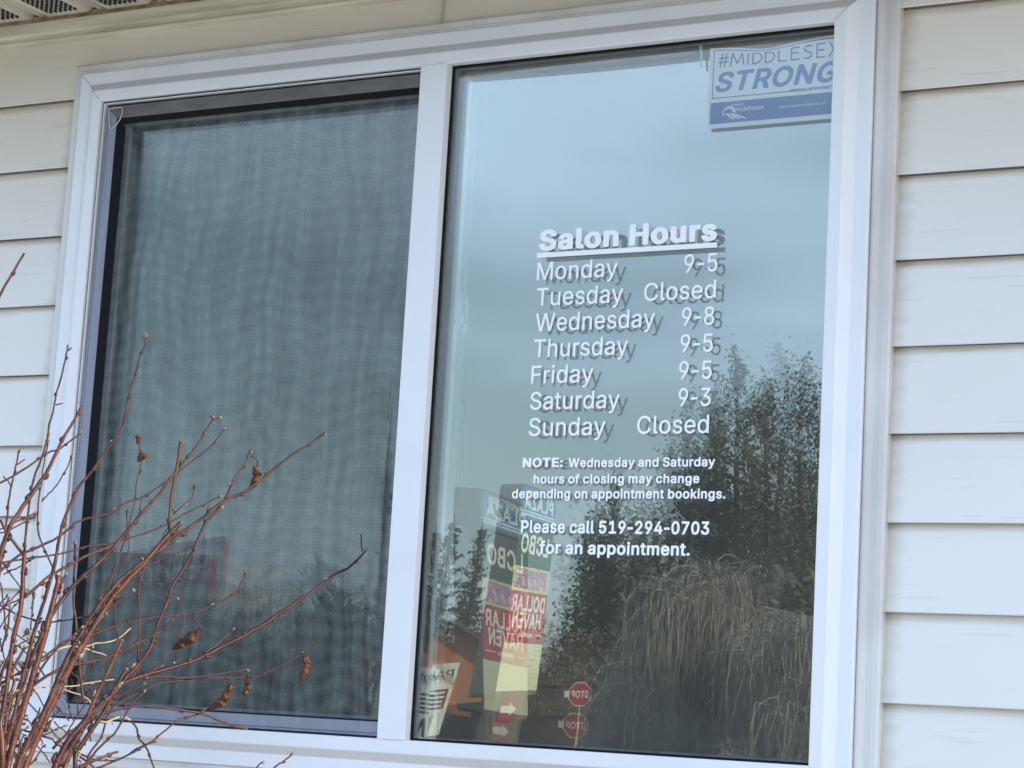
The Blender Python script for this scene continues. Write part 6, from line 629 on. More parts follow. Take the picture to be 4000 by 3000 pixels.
def branch(pts, w0, w1, depth, kind='a', bud='grey', nodes=True, ext=False, d2=None, K=K3, ox=0, oy=1200):
    """pts: traced from tip to foot in an enlargement; w: thickness at tip and foot in those units; depth: metres in front of the wall"""
    n = len(pts); P = []
    for i, (u, v) in enumerate(pts):
        t = i/max(1, n-1); P.append(at(ox+u*K, oy+v*K, -lim(ox+u*K, oy+v*K, depth+((d2 if d2 is not None else depth+.06)-depth)*t)))
    Q = smooth_pts(P, 3); m = len(Q)
    px = (CAM-Q[0]).length/FPX*K
    rad = [max(.0011, (w0+(w1-w0)*i/(m-1))*px/2*(1+rb.uniform(-.05, .05))) for i in range(m)]
    # small crookedness
    for i in range(1, m-1): Q[i] = Q[i]+Vector((rb.uniform(-1, 1), rb.uniform(-1, 1), rb.uniform(-1, 1)))*.0007
    if ext:
        e = Q[-1]; base = SH+Vector((rb.uniform(-.3, .3), rb.uniform(-.14, .14), 0)); 
        dirn = (Q[-1]-Q[-3]).normalized()
        h = [e+Vector((dirn.x, 0, dirn.z))*.12, e+(base-e)*.3, e+(base-e)*.62, base]
        ex = smooth_pts([e]+h, 3)[1:]; Q += ex; rad += [rad[-1]*(1+.5*i/len(ex)) for i in range(len(ex))]
    mb = BR[kind]; mb.tube(Q, rad, 7)
    # nodes: a swelling with a bud, alternating sides
    if nodes:
        acc = rb.uniform(.01, .03); side = 1; nxt = .04
        for i in range(1, m-1):
            acc += (Q[i]-Q[i-1]).length
            if acc > nxt and rad[i] < .006:
                nxt = rb.uniform(.026, .075)
                acc = rb.uniform(-.012, .006); side = -side; t = (Q[i-1]-Q[i+1]).normalized(); s_ = t.cross(DIR).normalized()*side
                c = Q[i]+s_*rad[i]*.75; bz = max(rad[i]*1.05, .0016)
                (BR['c'] if rb.random() < .9 else TIPS).tube([c-t*bz*.9, c+s_*bz*.35, c+t*bz*1.5+s_*bz*.6, c+t*bz*2.6+s_*bz*.55], [bz*.6, bz*.95, bz*.6, bz*.12], 5)
                sw = 1.45 if rad[i] < .0022 else 1.22
                mb.blob(Q[i], rad[i]*sw, rad[i]*sw, rad[i]*sw*rb.uniform(.9, 1.3), 6, 4)
    t = (Q[0]-Q[1]).normalized(); r0 = rad[0]
    if bud == 'grey':
        for k in range(3):
            d = (t+Vector((rb.uniform(-1, 1), rb.uniform(-1, 1), rb.uniform(-1, 1)))*.5).normalized(); q = max(r0, .0017)
            (TIPS if k else BR['c']).tube([Q[0], Q[0]+d*q*1.8, Q[0]+d*q*3.8], [q*.8, q*1.15, q*.15], 5)
    elif bud == 'cut': TIPS.tube([Q[0]-t*.0008, Q[0]+t*.0012], [r0*1.04, r0*.9], 7)
    allp.append((Q, rad))
B = branch
B([(527, 108), (521, 140), (503, 178), (490, 240), (468, 300), (453, 380), (435, 445), (385, 510), (335, 585), (280, 655), (245, 730), (215, 822), (198, 920), (160, 1050), (120, 1180), (75, 1360), (28, 1560), (5, 1659)], 6, 15, .42, 'c', ext=True, d2=.62)
B([(512, 103), (520, 122)], 4, 4, .42, 'c', None, False)
B([(243, 148), (236, 185), (222, 245), (205, 300), (195, 352), (178, 420), (168, 480), (150, 545), (120, 620), (104, 720), (95, 800), (87, 880)], 6, 9, .50, 'c')
B([(258, 146), (246, 156)], 3, 4, .5, 'c', None, False); B([(226, 345), (200, 352)], 3, 3, .5, 'a', None, False)
B([(87, 880), (80, 1000), (72, 1090), (48, 1200), (28, 1330), (0, 1500)], 16, 20, .52, 'b', None, ext=True, d2=.60)
B([(297, 352), (270, 400), (235, 460), (205, 520), (170, 590), (130, 650), (85, 715), (38, 785), (12, 860), (-20, 960)], 9, 19, .62, 'b', 'cut', ext=True)
B([(285, 456), (270, 470), (215, 508), (170, 525), (120, 560), (60, 600), (0, 633), (-60, 660)], 6, 8, .45)
B([(172, 490), (158, 560), (148, 640), (140, 690), (135, 745), (137, 800), (155, 860), (185, 925), (205, 968)], 5, 7, .66, 'a')
B([(255, 545), (240, 580), (205, 640), (175, 672), (150, 700)], 4, 4, .66, 'a')
B([(66, 525), (58, 575), (42, 640), (30, 700), (22, 780), (8, 900), (-20, 1050)], 6, 9, .5, 'c'); B([(12, 608), (34, 632), (38, 645)], 3, 4, .5, 'c', None, False); B([(90, 548), (62, 566)], 3, 4, .5, 'c', None, False)
B([(768, 402), (735, 455), (700, 510), (660, 560), (610, 620), (575, 670), (545, 705), (510, 740), (470, 792), (430, 840), (395, 880), (340, 932), (280, 985), (240, 1030), (200, 1085), (150, 1180), (100, 1300)], 7, 17, .38, 'c', d2=.56)
B([(790, 398), (765, 405)], 3, 4, .38, 'c'); B([(757, 388), (766, 402)], 2.5, 4, .38, 'c', None, False)
B([(806, 442), (770, 490), (720, 533), (670, 570), (620, 612), (560, 655), (510, 685), (450, 705), (390, 742), (330, 757), (275, 775), (215, 825), (140, 862), (70, 892), (0, 950), (-60, 1010)], 5, 10, .46, 'a')
B([(650, 483), (640, 560), (625, 640), (615, 700), (607, 800)], 13, 10, .40, 'b', 'cut')
B([(610, 712), (632, 742)], 3, 4, .4, 'c', None, False); B([(698, 652), (690, 690), (655, 718), (622, 745)], 3, 4, .4)
B([(1162, 458), (1110, 495), (1060, 525), (1000, 570), (940, 622), (870, 670), (815, 692), (770, 725), (720, 765), (670, 802), (620, 842), (560, 885), (500, 927), (430, 985), (385, 1035), (330, 1110), (275, 1200), (225, 1300), (175, 1420), (120, 1545), (70, 1659)], 7, 21, .36, 'c', ext=True, d2=.60)
B([(652, 776), (625, 800), (598, 828), (560, 870), (520, 920), (470, 970), (425, 1020), (375, 1090), (330, 1160), (292, 1225), (245, 1310), (205, 1390), (165, 1480), (120, 1580), (88, 1659)], 16, 25, .44, 'b', 'cut', ext=True, d2=.6)
B([(672, 800), (640, 812), (610, 838), (566, 880)], 9, 12, .41, 'c', 'cut')
B([(897, 524), (886, 555), (868, 585), (840, 625), (815, 685), (780, 735), (742, 775), (712, 835), (690, 890), (650, 960), (620, 1003), (602, 1060), (580, 1110), (555, 1180), (528, 1250), (485, 1300), (440, 1350), (390, 1430), (330, 1520), (270, 1610)], 7, 17, .34, 'a', d2=.58, ext=True)
B([(736, 768), (733, 785)], 8, 6, .34, 'c', None, False)
B([(508, 545), (506, 580), (492, 625), (487, 690), (470, 760), (452, 830), (430, 890), (408, 950), (392, 1005), (370, 1080), (340, 1150)], 4, 9, .48, 'a')
B([(510, 685), (503, 740)], 5, 6, .47, 'c', None, False)
B([(790, 682), (730, 712), (680, 735), (620, 770), (560, 800), (480, 826), (400, 850), (320, 860), (240, 882), (150, 898), (50, 912), (-20, 925)], 5, 7, .55, 'a')
B([(600, 800), (560, 880), (520, 930)], 4, 5, .5, 'a', None); B([(702, 855), (650, 880), (600, 895), (560, 918), (520, 930)], 4, 6, .5, 'a', None)
B([(400, 860), (330, 885), (250, 930), (180, 965), (130, 1010), (85, 1045)], 9, 12, .57, 'b', None)
B([(1313, 878), (1290, 905), (1250, 940), (1190, 970), (1130, 1020), (1060, 1065), (1000, 1105), (950, 1140), (880, 1180), (800, 1222), (740, 1252), (680, 1278), (600, 1302), (520, 1325), (445, 1352), (395, 1400), (350, 1440), (300, 1495), (240, 1570), (195, 1659)], 7, 22, .33, 'a', ext=True, d2=.58)
B([(1299, 815), (1301, 845), (1304, 878)], 2.5, 3.5, .33, 'a', None, False)
B([(882, 960), (862, 1010), (850, 1025), (810, 1052), (740, 1085), (660, 1108), (585, 1112), (510, 1125), (440, 1138), (380, 1160), (330, 1178), (250, 1195), (190, 1235), (100, 1295), (0, 1355), (-50, 1390)], 5, 9, .40, 'a')
B([(516, 912), (516, 950), (500, 1000), (500, 1060), (503, 1110), (499, 1180), (495, 1275)], 7, 8, .5, 'a')
B([(270, 853), (268, 930), (264, 1010), (266, 1080), (275, 1160), (282, 1240), (290, 1330), (300, 1425)], 8, 11, .36, 'c')
B([(455, 738), (460, 800), (466, 850), (455, 900), (436, 940), (424, 990), (415, 1060), (415, 1130), (425, 1195)], 5, 6, .52, 'a')
B([(477, 1022), (450, 1045), (420, 1062), (388, 1082)], 4, 5, .5, 'c')
B([(622, 1127), (600, 1150), (560, 1175), (510, 1203), (450, 1232), (380, 1262), (300, 1282), (220, 1300), (140, 1345), (60, 1420), (-20, 1480)], 8, 12, .42, 'c', 'cut')
B([(645, 1053), (657, 1085), (661, 1112), (657, 1150), (648, 1168), (600, 1195), (540, 1225), (460, 1245)], 4, 5, .39, 'a')
B([(836, 1165), (790, 1203), (750, 1235), (690, 1272)], 5, 7, .35, 'a')
B([(622, 1282), (600, 1302)], 5, 7, .36, 'b'); B([(578, 1292), (545, 1312), (500, 1330)], 6, 8, .38, 'b')
B([(886, 1306), (840, 1311), (770, 1322), (700, 1335), (620, 1330), (540, 1330), (470, 1345)], 5, 7, .40, 'a')
B([(1084, 1250), (1040, 1275), (985, 1303), (930, 1328), (860, 1331), (720, 1335), (640, 1345), (560, 1358), (490, 1392), (440, 1418), (395, 1455), (380, 1490)], 5, 8, .34, 'a')
B([(935, 1328), (900, 1330)], 6, 5, .36, 'c', None, False)
B([(886, 1518), (865, 1513), (830, 1503), (770, 1480), (720, 1462), (650, 1450), (580, 1440), (500, 1436), (430, 1446), (370, 1465), (310, 1500), (250, 1530), (190, 1590)], 8, 10, .40, 'a', 'cut')
B([(728, 1452), (700, 1470), (650, 1482), (600, 1520), (550, 1560), (500, 1592), (440, 1622), (380, 1645), (345, 1662)], 6, 8, .37, 'c')
B([(556, 1665), (538, 1610), (520, 1575), (500, 1555), (492, 1518), (470, 1488)], 6, 8, .36, 'c', None)
B([(470, 1488), (445, 1475), (415, 1480), (385, 1492), (350, 1488)], 9, 7, .36, 'd', None, False); B([(405, 1500), (370, 1495), (330, 1497)], 6, 5, .36, 'd', None, False)
B([(440, 1200), (410, 1262), (378, 1335), (345, 1400), (310, 1480), (270, 1560), (230, 1659)], 13, 18, .55, 'b', 'cut', ext=True)
B([(456, 1302), (430, 1345), (400, 1392), (360, 1442), (310, 1495), (270, 1560), (235, 1610), (205, 1659)], 14, 26, .40, 'c', 'cut', ext=True)
B([(472, 1265), (458, 1292)], 7, 7, .40, 'c', None, False)
B([(521, 1252), (492, 1308), (462, 1350)], 7, 8, .43, 'c'); B([(512, 1360), (470, 1380), (440, 1392), (400, 1425), (370, 1470), (350, 1495)], 6, 8, .45, 'c')
B([(1047, 1613), (1020, 1636), (1003, 1645), (980, 1665)], 6, 7, .36, 'a'); B([(940, 1640), (925, 1655), (920, 1665)], 5, 7, .36, 'a')
B([(212, 965), (205, 1000), (188, 1075), (165, 1160), (145, 1240), (115, 1340), (85, 1440), (55, 1540), (25, 1659)], 19, 26, .56, 'b', None, ext=True)
B([(236, 966), (215, 990), (205, 1010)], 8, 12, .55, 'c'); B([(200, 965), (208, 995)], 7, 12, .55, 'c')
B([(515, 1387), (466, 1441), (443, 1481), (410, 1535), (346, 1598), (300, 1665)], 6, 9, .42, 'a')
B([(380, 1486), (363, 1548), (320, 1611), (308, 1665)], 7, 9, .48, 'a', None)
B([(423, 1601), (373, 1618), (323, 1640), (280, 1665)], 9, 12, .38, 'b', 'cut')
B([(553, 1565), (493, 1588), (433, 1625), (353, 1631), (283, 1605), (217, 1581), (187, 1555), (140, 1538), (83, 1521)], 5, 7, .35, 'c')
B([(367, 1112), (335, 1160), (300, 1205), (262, 1270), (233, 1322), (187, 1405), (133, 1505), (83, 1605), (62, 1665)], 14, 22, .62, 'b', 'cut', ext=True)
B([(143, 1467), (175, 1510), (205, 1545), (240, 1588)], 6, 11, .34, 'd', None, False); B([(240, 1588), (300, 1625), (345, 1665)], 6, 6, .34, 'c', None, False)
B([(-10, 1470), (25, 1555), (50, 1605), (75, 1665)], 12, 13, .33, 'd', None, False)
B([(0, 765), (35, 828), (78, 882)], 9, 13, .5, 'b', None)
B([(385, 1255), (350, 1242), (330, 1238), (285, 1224), (240, 1222), (200, 1235)], 4, 9, .37, 'd', None, False); B([(470, 1155), (430, 1190), (385, 1205), (345, 1210), (300, 1222)], 3, 6, .37, 'd')
B([(340, 1448), (320, 1415), (285, 1395), (225, 1375)], 4, 4, .41, 'd', None, False); B([(410, 1340), (330, 1350), (255, 1365), (180, 1362), (110, 1372), (40, 1382), (-20, 1400)], 4, 6, .44, 'd', None)
B([(372, 1105), (330, 1112), (260, 1122), (190, 1134), (120, 1125), (60, 1105), (0, 1072)], 5, 6, .36, 'c')
B([(160, 1440), (135, 1395), (110, 1365), (60, 1340), (0, 1330)], 4, 6, .5, 'a'); B([(265, 1180), (200, 1235), (150, 1300), (100, 1395), (60, 1480)], 7, 12, .6, 'c')
B([(52*1.666, 548*1.666-1200/K3), (20, -80), (-20, -10)], 8, 11, .5, 'a', 'cut')
B([(120, 745), (60, 770), (0, 800)], 4, 5, .6, 'a'); B([(140, 740), (95, 770), (40, 800), (0, 812)], 3, 4, .58, 'a', None)
B([(5, 1005), (12, 1060), (18, 1130), (20, 1200)], 5, 7, .6, 'a'); B([(35, 1080), (28, 1150), (5, 1240)], 6, 9, .6, 'c')
B([(290, 1155), (262, 1190), (215, 1225), (150, 1275)], 4, 6, .66, 'a'); B([(330, 1230), (318, 1290), (298, 1340)], 4, 5, .66, 'a')
# fine side shoots that tangle through the clump
for k in range(70):
    u = rb.uniform(-10, 330); v = rb.uniform(880, 1600)
    if u > 150+(v-880)*.35: continue
    an = rb.uniform(-.9, 1.2); L_ = rb.uniform(50, 190); P_ = [(u, v)]
    for j in range(4):
        an += rb.uniform(-.16, .16); P_.append((P_[-1][0]-math.sin(an)*L_/4, P_[-1][1]+abs(math.cos(an))*L_/4))
    B(P_, rb.uniform(2.5, 4.5), rb.uniform(4, 6), rb.uniform(.3, .6), rb.choice('aaacd' if k % 4 == 0 else 'aac'), rb.choice(['grey', 'grey', 'cut', None]))
# a few more stems low in the clump
for k in range(16):
    u = rb.uniform(-40, 150); v = rb.uniform(1150, 1450); du = rb.uniform(.25, .7)
    P_ = [(u, v)]
    for j in range(5): P_.append((P_[-1][0]-(1659-v)/5*du*rb.uniform(.5, 1.2), P_[-1][1]+(1680-v)/5))
    B(P_, rb.uniform(5, 12), rb.uniform(12, 20), rb.uniform(.45, .8), rb.choice('abcb'), rb.choice(['grey', 'cut']), ext=True)
def leaf(a, b, wid, depth, curl=1., lab=None, bend=0.):
    """withered rolled leaf hanging from a to b (traced points)"""
    depth = lim(a[0]*K3, 1200+a[1]*K3, depth)+.004; A = at(a[0]*K3, 1200+a[1]*K3, -depth); B_ = at(b[0]*K3, 1200+b[1]*K3, -depth); ax = B_-A; Ln = ax.length; t = ax.normalized()
    s_ = t.cross(DIR).normalized(); n_ = s_.cross(t); W_ = 1.2*wid*(CAM-A).length/FPX*K3
    mb = MB(); NU, NV = 12, 14; vs = []; rr = random.Random(int(a[0]*7+a[1]))
    for i in range(NU+1):
        f = i/NU; prof = math.sin(math.pi*min(1, f*.94+.06))**.6*(1+.38*rr.uniform(-1, 1))
        for j in range(NV+1):
            g = (j/NV-.5)*2*2.6*curl; r_ = W_*.52*prof*(1-.42*abs(g)/2.6)*(1+.13*rr.uniform(-1, 1)); jag = rr.uniform(-1, 1)*(.5 if j in (0, NV) else .12)
            c = A+t*Ln*f+s_*(W_*.25*math.sin(f*4)+bend*W_*math.sin(math.pi*f))
            vs.append(c+s_*r_*math.sin(g)+n_*(-r_*math.cos(g)*.8)+t*(Ln*.035*math.sin(j*1.9+f*5)+W_*.25*jag))
    mb.add(vs, [(i*(NV+1)+j, i*(NV+1)+j+1, (i+1)*(NV+1)+j+1, (i+1)*(NV+1)+j) for i in range(NU) for j in range(NV)])
    o = mb.build('withered_leaf', M['leaf'], shrub, smooth=False)
    return o
def petiole(P_, depth): 
    q = [at(u*K3, 1200+v*K3, -lim(u*K3, 1200+v*K3, depth)) for u, v in P_]; return q
leaf((918, 572), (912, 655), 32, .34); leaf((722, 1160), (628, 1240), 42, .39, bend=-.25); leaf((1100, 1252), (1085, 1345), 30, .34); leaf((836, 1355), (755, 1458), 38, .40)
leaf((886, 1336), (884, 1402), 26, .38); leaf((490, 460), (500, 492), 20, .48); leaf((504, 520), (506, 558), 28, .48)
PT = MB()
for P_, d_ in (([(905, 535), (925, 550), (928, 572)], .34), ([(690, 1108), (712, 1135), (728, 1165)], .39), ([(1085, 1250), (1098, 1256)], .34), ([(803, 1335), (806, 1355), (815, 1360)], .40), ([(878, 1306), (892, 1318), (892, 1340)], .38), ([(500, 490), (503, 505), (505, 525)], .48), ([(1083, 1345), (1079, 1360)], .34)):
    PT.tube(smooth_pts(petiole(P_, d_), 3), .0012, 5)
ALL = MB()      # every cane, twig and bud of the shrub is one grown piece of wood
for i_, q in enumerate((BR['a'], BR['b'], BR['c'], BR['d'], TIPS, PT)):
    ALL.mi = i_ if i_ < 5 else 0; ALL.add(q.v, q.f)
ALL.build('branches', [M['bark'], M['bark2'], M['bark3'], M['dry'], M['tip']], shrub, smooth=True)
hk = MB()
for (u, v, rr_, n_, d_) in ((58, 1520, 30, 26, .4), (48, 1600, 34, 26, .4), (75, 1590, 24, 16, .4), (70, 1480, 16, 8, .42)):
    for i in range(n_):
        c = at((u+rb.uniform(-1, 1)*rr_)*K3, 1200+(v+rb.uniform(-1, 1)*rr_)*K3, -d_+rb.uniform(-.02, .02)); a = Vector((rb.uniform(-1, 1), rb.uniform(-1, 1), rb.uniform(-1, 1)))*.007; b2 = Vector((rb.uniform(-1, 1), rb.uniform(-1, 1), rb.uniform(-1, 1)))*.006
        hk.add([c-a, c+b2, c+a, c-b2*.4], [(0, 1, 2), (0, 2, 3)])
hk.build('husks', M['husk'], shrub)
hk = MB()
for i in range(22):
    c = at((120+rb.uniform(-1, 1)*30)*K3, 1200+(1180+rb.uniform(-1, 1)*22)*K3, -.42+rb.uniform(-.01, .01)); a = Vector((rb.uniform(-1, 1), rb.uniform(-1, 1), rb.uniform(-1, 1)))*.007; b2 = Vector((rb.uniform(-1, 1), rb.uniform(-1, 1), rb.uniform(-1, 1)))*.005
    hk.add([c-a, c+b2, c+a, c-b2*.4], [(0, 1, 2), (0, 2, 3)])
hk.build('seed_head', M['dry'], shrub)
# ------------------------------------------------------------------ the place behind the camera, seen only mirrored in the glass
ground = MB(); ground.quad((-900, -1500, 0), (900, -1500, 0), (900, 300, 0), (-900, 300, 0))
g = ground.build('ground', mat('dry_lawn', (.17, .145, .09), .95, .1, noise=((.6, .6, .6), 6, .35, .65), col2=(.115, .11, .06))); tag(g, 'dry winter lawn', kind='structure')
del g['label']
wk = MB(); wk.quad((-9, -7.5, .006), (9, -7.5, .006), (9, .05, .006), (-9, .05, .006))
o = wk.build('bounce_slab', mat('bounce_concrete', (.50, .465, .40), .85, .2, noise=((2, 2, 2), 6, .35, .65), col2=(.42, .385, .32))); tag(o, kind='structure')  # added pale slab, out of view, bounces warm sunlight up under the eave
rd = MB(); rd.quad((-140, -32, .004), (40, -20, .004), (40, -12, .004), (-140, -24, .004)); rd.quad((-48, -140, .008), (-38, -140, .008), (-26, -24, .008), (-36, -24, .008))
o = rd.build('road', mat('asphalt', (.055, .055, .056), .9, .2, noise=((3, 3, 3), 5, .35, .65), col2=(.07, .068, .065))); tag(o, kind='structure')
M['soft_white'] = mat('sign_white', (.80, .80, .74), .5, .3); M['cream'] = mat('sign_cream_panel', (.66, .66, .48), .55, .3, noise=((1, 1, .5), 3, .4, .7), col2=(.60, .60, .44))
M['cab'] = mat('sign_cabinet_grey', (.17, .165, .15), .6, .3); M['blue'] = mat('sign_blue', (.05, .30, .62), .45, .3); M['teal'] = mat('sign_green', (.06, .115, .10), .5, .3)
M['plum'] = mat('sign_plum', (.42, .24, .40), .5, .3); M['red'] = mat('sign_red', (.42, .03, .04), .5, .3); M['yellow'] = mat('sign_yellow', (.70, .66, .25), .5, .3); M['pink'] = mat('sign_mauve', (.62, .50, .58), .5, .3)
M['post'] = mat('weathered_post', (.20, .19, .15), .9, .2, noise=((6, 6, .8), 4, .4, .6), col2=(.13, .12, .10)); M['steel'] = mat('galvanised_steel', (.42, .42, .40), .45, .4, .5); M['black'] = mat('black_paint', (.02, .02, .022), .5, .3)

# --- shopping plaza pylon sign. fx = along its face (left to right when read), fn = out of the face
SD = 44.
bl = beyond(1900, 2745, SD); tl = beyond(1900, 1897, SD)         # near edge of the face, middle of the two mirror images
base = Vector((bl.x, bl.y, 0))
ang = R(99.2); fd = Vector((math.cos(ang), -math.sin(ang), 0))    # the face runs away from the near edge
fn = Vector((-fd.y, fd.x, 0))
if fn.x < 0: fn = -fn
fx = -fd                                                         # reading direction: from the far edge to the near edge
# checked from the front: right-hand side of a reader facing the sign
if fx.cross(Vector((0, 0, 1))).dot(fn) < 0: fx = -fx
near_is_right = (fx.dot(fd) < 0)
SWD, DEP = 2.75, .56
left_end = base+fd*SWD if near_is_right else base
pz = empty('plaza_sign', base+fd*SWD/2); tag(pz, 'tall plaza pylon sign with a blue top panel, mirrored in the glass', 'sign')
Z0, Z1 = bl.z, tl.z
def slab(name, z0, z1, m, d=DEP, u0=0, u1=SWD, off=0., rnd=0.):
    o0 = left_end-fn*d
    if rnd:
        mb = MB(); pr = []
        n_ = 5
        for cx_, cz_, a0 in ((u0+rnd, z0+rnd, 180), (u1-rnd, z0+rnd, 270), (u1-rnd, z1-rnd, 0), (u0+rnd, z1-rnd, 90)):
            for i in range(n_+1): pr.append((cx_+rnd*math.cos(R(a0+90*i/n_)), cz_+rnd*math.sin(R(a0+90*i/n_))))
        vs = [o0+fx*a+Vector((0, 0, b)) for a, b in pr]+[o0+fn*(d+off)+fx*a+Vector((0, 0, b)) for a, b in pr]; k = len(pr)
        mb.add(vs, [tuple(range(k)), tuple(range(2*k-1, k-1, -1))]+[(i, i+k, (i+1) % k+k, (i+1) % k) for i in range(k)])
    else:
        mb = MB(); mb.obox(o0+fx*u0+Vector((0, 0, z0)), fx*(u1-u0), fn*(d+off), Vector((0, 0, z1-z0)))
    return mb.build(name, m, pz)
H_ = Z1-Z0
def zf(f): return Z0+H_*f
slab('top_cabinet', zf(.825), zf(1.0), M['cab'], rnd=.16); slab('lower_cabinet', zf(-.02), zf(.815), M['cab'], u0=.02, u1=SWD-.02, rnd=.10)
def face(name, f0, f1, m, u0=.03, u1=SWD-.03, off=.012): 
    mb = MB(); mb.obox(left_end+fx*u0+fn*.004+Vector((0, 0, zf(f0))), fx*(u1-u0), fn*off, Vector((0, 0, zf(f1)-zf(f0)))); return mb.build(name, m, pz)
face('blue_panel', .835, .985, M['blue'], .08, SWD-.08); face('white_stripe', .864, .872, M['soft_white'], .08, SWD-.08, .018); face('white_stripe', .849, .857, M['soft_white'], .08, SWD-.08, .018)
face('green_panel', .600, .812, M['teal']); face('pizza_panel', .478, .598, M['yellow']); face('pizza_panel_inner', .488, .590, M['pink'], .12, SWD-.12, .016)
face('red_panel', .235, .470, M['red']); face('cream_panel', .002, .228, M['cream'])
def stext(name, fnt, s, u0, u1, f, cap, m, off=.022, slant=0):
    mb = MB(); put_text(mb, fnt, s, left_end+fx*u0+fn*off+Vector((0, 0, zf(f))), fx, (0, 0, 1), u1-u0, cap, slant); return mb.build(name, m, pz)
M['letter'] = mat('sign_letter_white', (.85, .84, .78), .5, .3)
stext('sign_text', BOLD, 'Parkhill Centre', .45, 2.4, .948, .15, M['letter']) 
stext('sign_text', BOLD, 'PLAZA', .25, 2.5, .882, .30, M['letter']); stext('sign_text', BOLD, 'LCBO', .35, 2.45, .665, .42, M['letter'])
stext('sign_text', BOLD, 'GRANNIES', .3, 2.45, .553, .15, M['plum'], .026); stext('sign_text', BOLD, 'PIZZA', .3, 2.5, .493, .27, M['plum'], .026)
stext('sign_text', BOLD, 'DOLLAR', .18, 2.58, .383, .34, M['letter']); stext('sign_text', BOLD, 'HAVEN', .35, 2.4, .300, .34, M['letter'])
face('thin_rule', .268, .272, M['letter'], .15, .7, .018); face('thin_rule', .268, .272, M['letter'], 2.0, 2.6, .018); face('small_word_block', .258, .278, M['pink'], .85, 1.85, .018)
pp = MB(); pp.obox(left_end+fx*.55-fn*.45, fx*.55, fn*.30, Vector((0, 0, Z0+.1))); pp.obox(left_end+fx*1.65-fn*.45, fx*.55, fn*.30, Vector((0, 0, Z0+.1)))
pp.build('post', M['post'], pz)

# --- red arrow plate on its own stub post in front of the pylon
def facing_frame(p):
    """axes of a plate at p that faces the window: right-hand direction of a reader, and the outward normal"""
    n_ = Vector((CAM.x-p.x, -CAM.y-p.y+.04, 0)).normalized(); n_ = Vector((-.4-p.x, .0-p.y, 0)).normalized(); return Vector((-n_.y, n_.x, 0)), n_
ap = beyond(1962, 2822, 42.); ar = empty('arrow_sign', (ap.x, ap.y, 0)); tag(ar, 'small red sign plate with a white arrow on a wooden post', 'sign'); ex, en = facing_frame(ap)
mb = MB(); mb.obox(ap-ex*.17+Vector((0, 0, -.22)), ex*.34, en*.012, Vector((0, 0, .44))); mb.build('plate', M['red'], ar)
mb = MB(); c = ap+en*.02
def arw(u, v): return c-ex*u+Vector((0, 0, v))
mb.add([arw(-.15, -.07), arw(.02, -.07), arw(.02, -.13), (arw(.16, 0)), arw(.02, .13), arw(.02, .07), arw(-.15, .07)], [(0, 1, 2, 3, 4, 5, 6)]); mb.build('arrow', M['letter'], ar)
mb = MB(); mb.obox(ap-ex*.30-en*.22+Vector((0, 0, -ap.z)), ex*.60, en*.2, Vector((0, 0, ap.z+.35))); mb.build('post', M['post'], ar)

# --- stop sign
sp_ = beyond(2252, 2786, 60.); ssn = empty('stop_sign', (sp_.x, sp_.y, 0)); tag(ssn, 'red octagonal stop sign on a steel post, mirrored near the bottom of the glass', 'stop sign'); ex, en = facing_frame(sp_)
def octa(r, off): return [sp_+ex*r*math.cos(R(22.5+45*i))+Vector((0, 0, r*math.sin(R(22.5+45*i))))+en*off for i in range(8)]
mb = MB(); mb.add(octa(.36, 0)+octa(.36, .006), [tuple(range(7, -1, -1)), tuple(range(8, 16))]+[(i, (i+1) % 8, (i+1) % 8+8, i+8) for i in range(8)]); mb.build('border', M['letter'], ssn)
mb = MB(); mb.add(octa(.335, .010), [tuple(range(8))]); mb.build('plate', M['red'], ssn)
mb = MB(); put_text(mb, BOLD, 'STOP', sp_-ex*.26+en*.014+Vector((0, 0, -.10)), ex, (0, 0, 1), .52, .20); mb.build('sign_text', M['letter'], ssn)
mb = MB(); mb.tube([Vector((sp_.x, sp_.y, 0))-en*.03, sp_-en*.03+Vector((0, 0, .3))], .035, 8); mb.build('post', M['steel'], ssn)
mb = MB(); mb.obox(sp_+ex*.33+Vector((0, 0, -.09)), ex*.13, en*.006, Vector((0, 0, .18))); mb.build('tab', M['soft_white'], ssn)

# --- white business board on two posts
bp = beyond(1585, 2745, 40.); bb = empty('notice_board', (bp.x, bp.y, 0)); tag(bb, 'white roadside business board with a dark text box, leaning slightly', 'sign'); ex, en = facing_frame(bp)
lean = Vector((0, 0, 1))-ex*.10
def bq(u, v, off=0.): return bp+ex*u+lean*v+en*off
mb = MB(); mb.obox(bq(-.65, -.62), ex*1.3, en*.05, lean*1.30); mb.build('board', M['soft_white'], bb)
mb = MB(); mb.obox(bq(-.58, -.15, .05), ex*.95, en*.004, lean*.36); mb.build('text_box', M['black'], bb)
mb = MB()
for k in range(4): mb.obox(bq(-.53, -.11+.08*k, .055), ex*.85, en*.003, lean*.035)
mb.build('text_rule', M['soft_white'], bb)
for t_, u_, v_, w_, c_ in (('PAUL A', -.60, .40, .9, .16), ('N', -.45, -.58, .22, .34), ('A', -.1, -.58, .25, .34)):
    mb = MB(); put_text(mb, REG if c_ < .2 else BOLD, t_, bq(u_, v_, .056), ex, lean, w_, c_, .15 if c_ < .2 else 0); mb.build('sign_text', M['black'], bb)
for u_ in (-.6, .52):
    mb = MB(); mb.obox(bq(u_, -.62, -.05), ex*.08, en*.05, Vector((0, 0, -(bp.z-.62)))); mb.build('post', M['post'], bb)

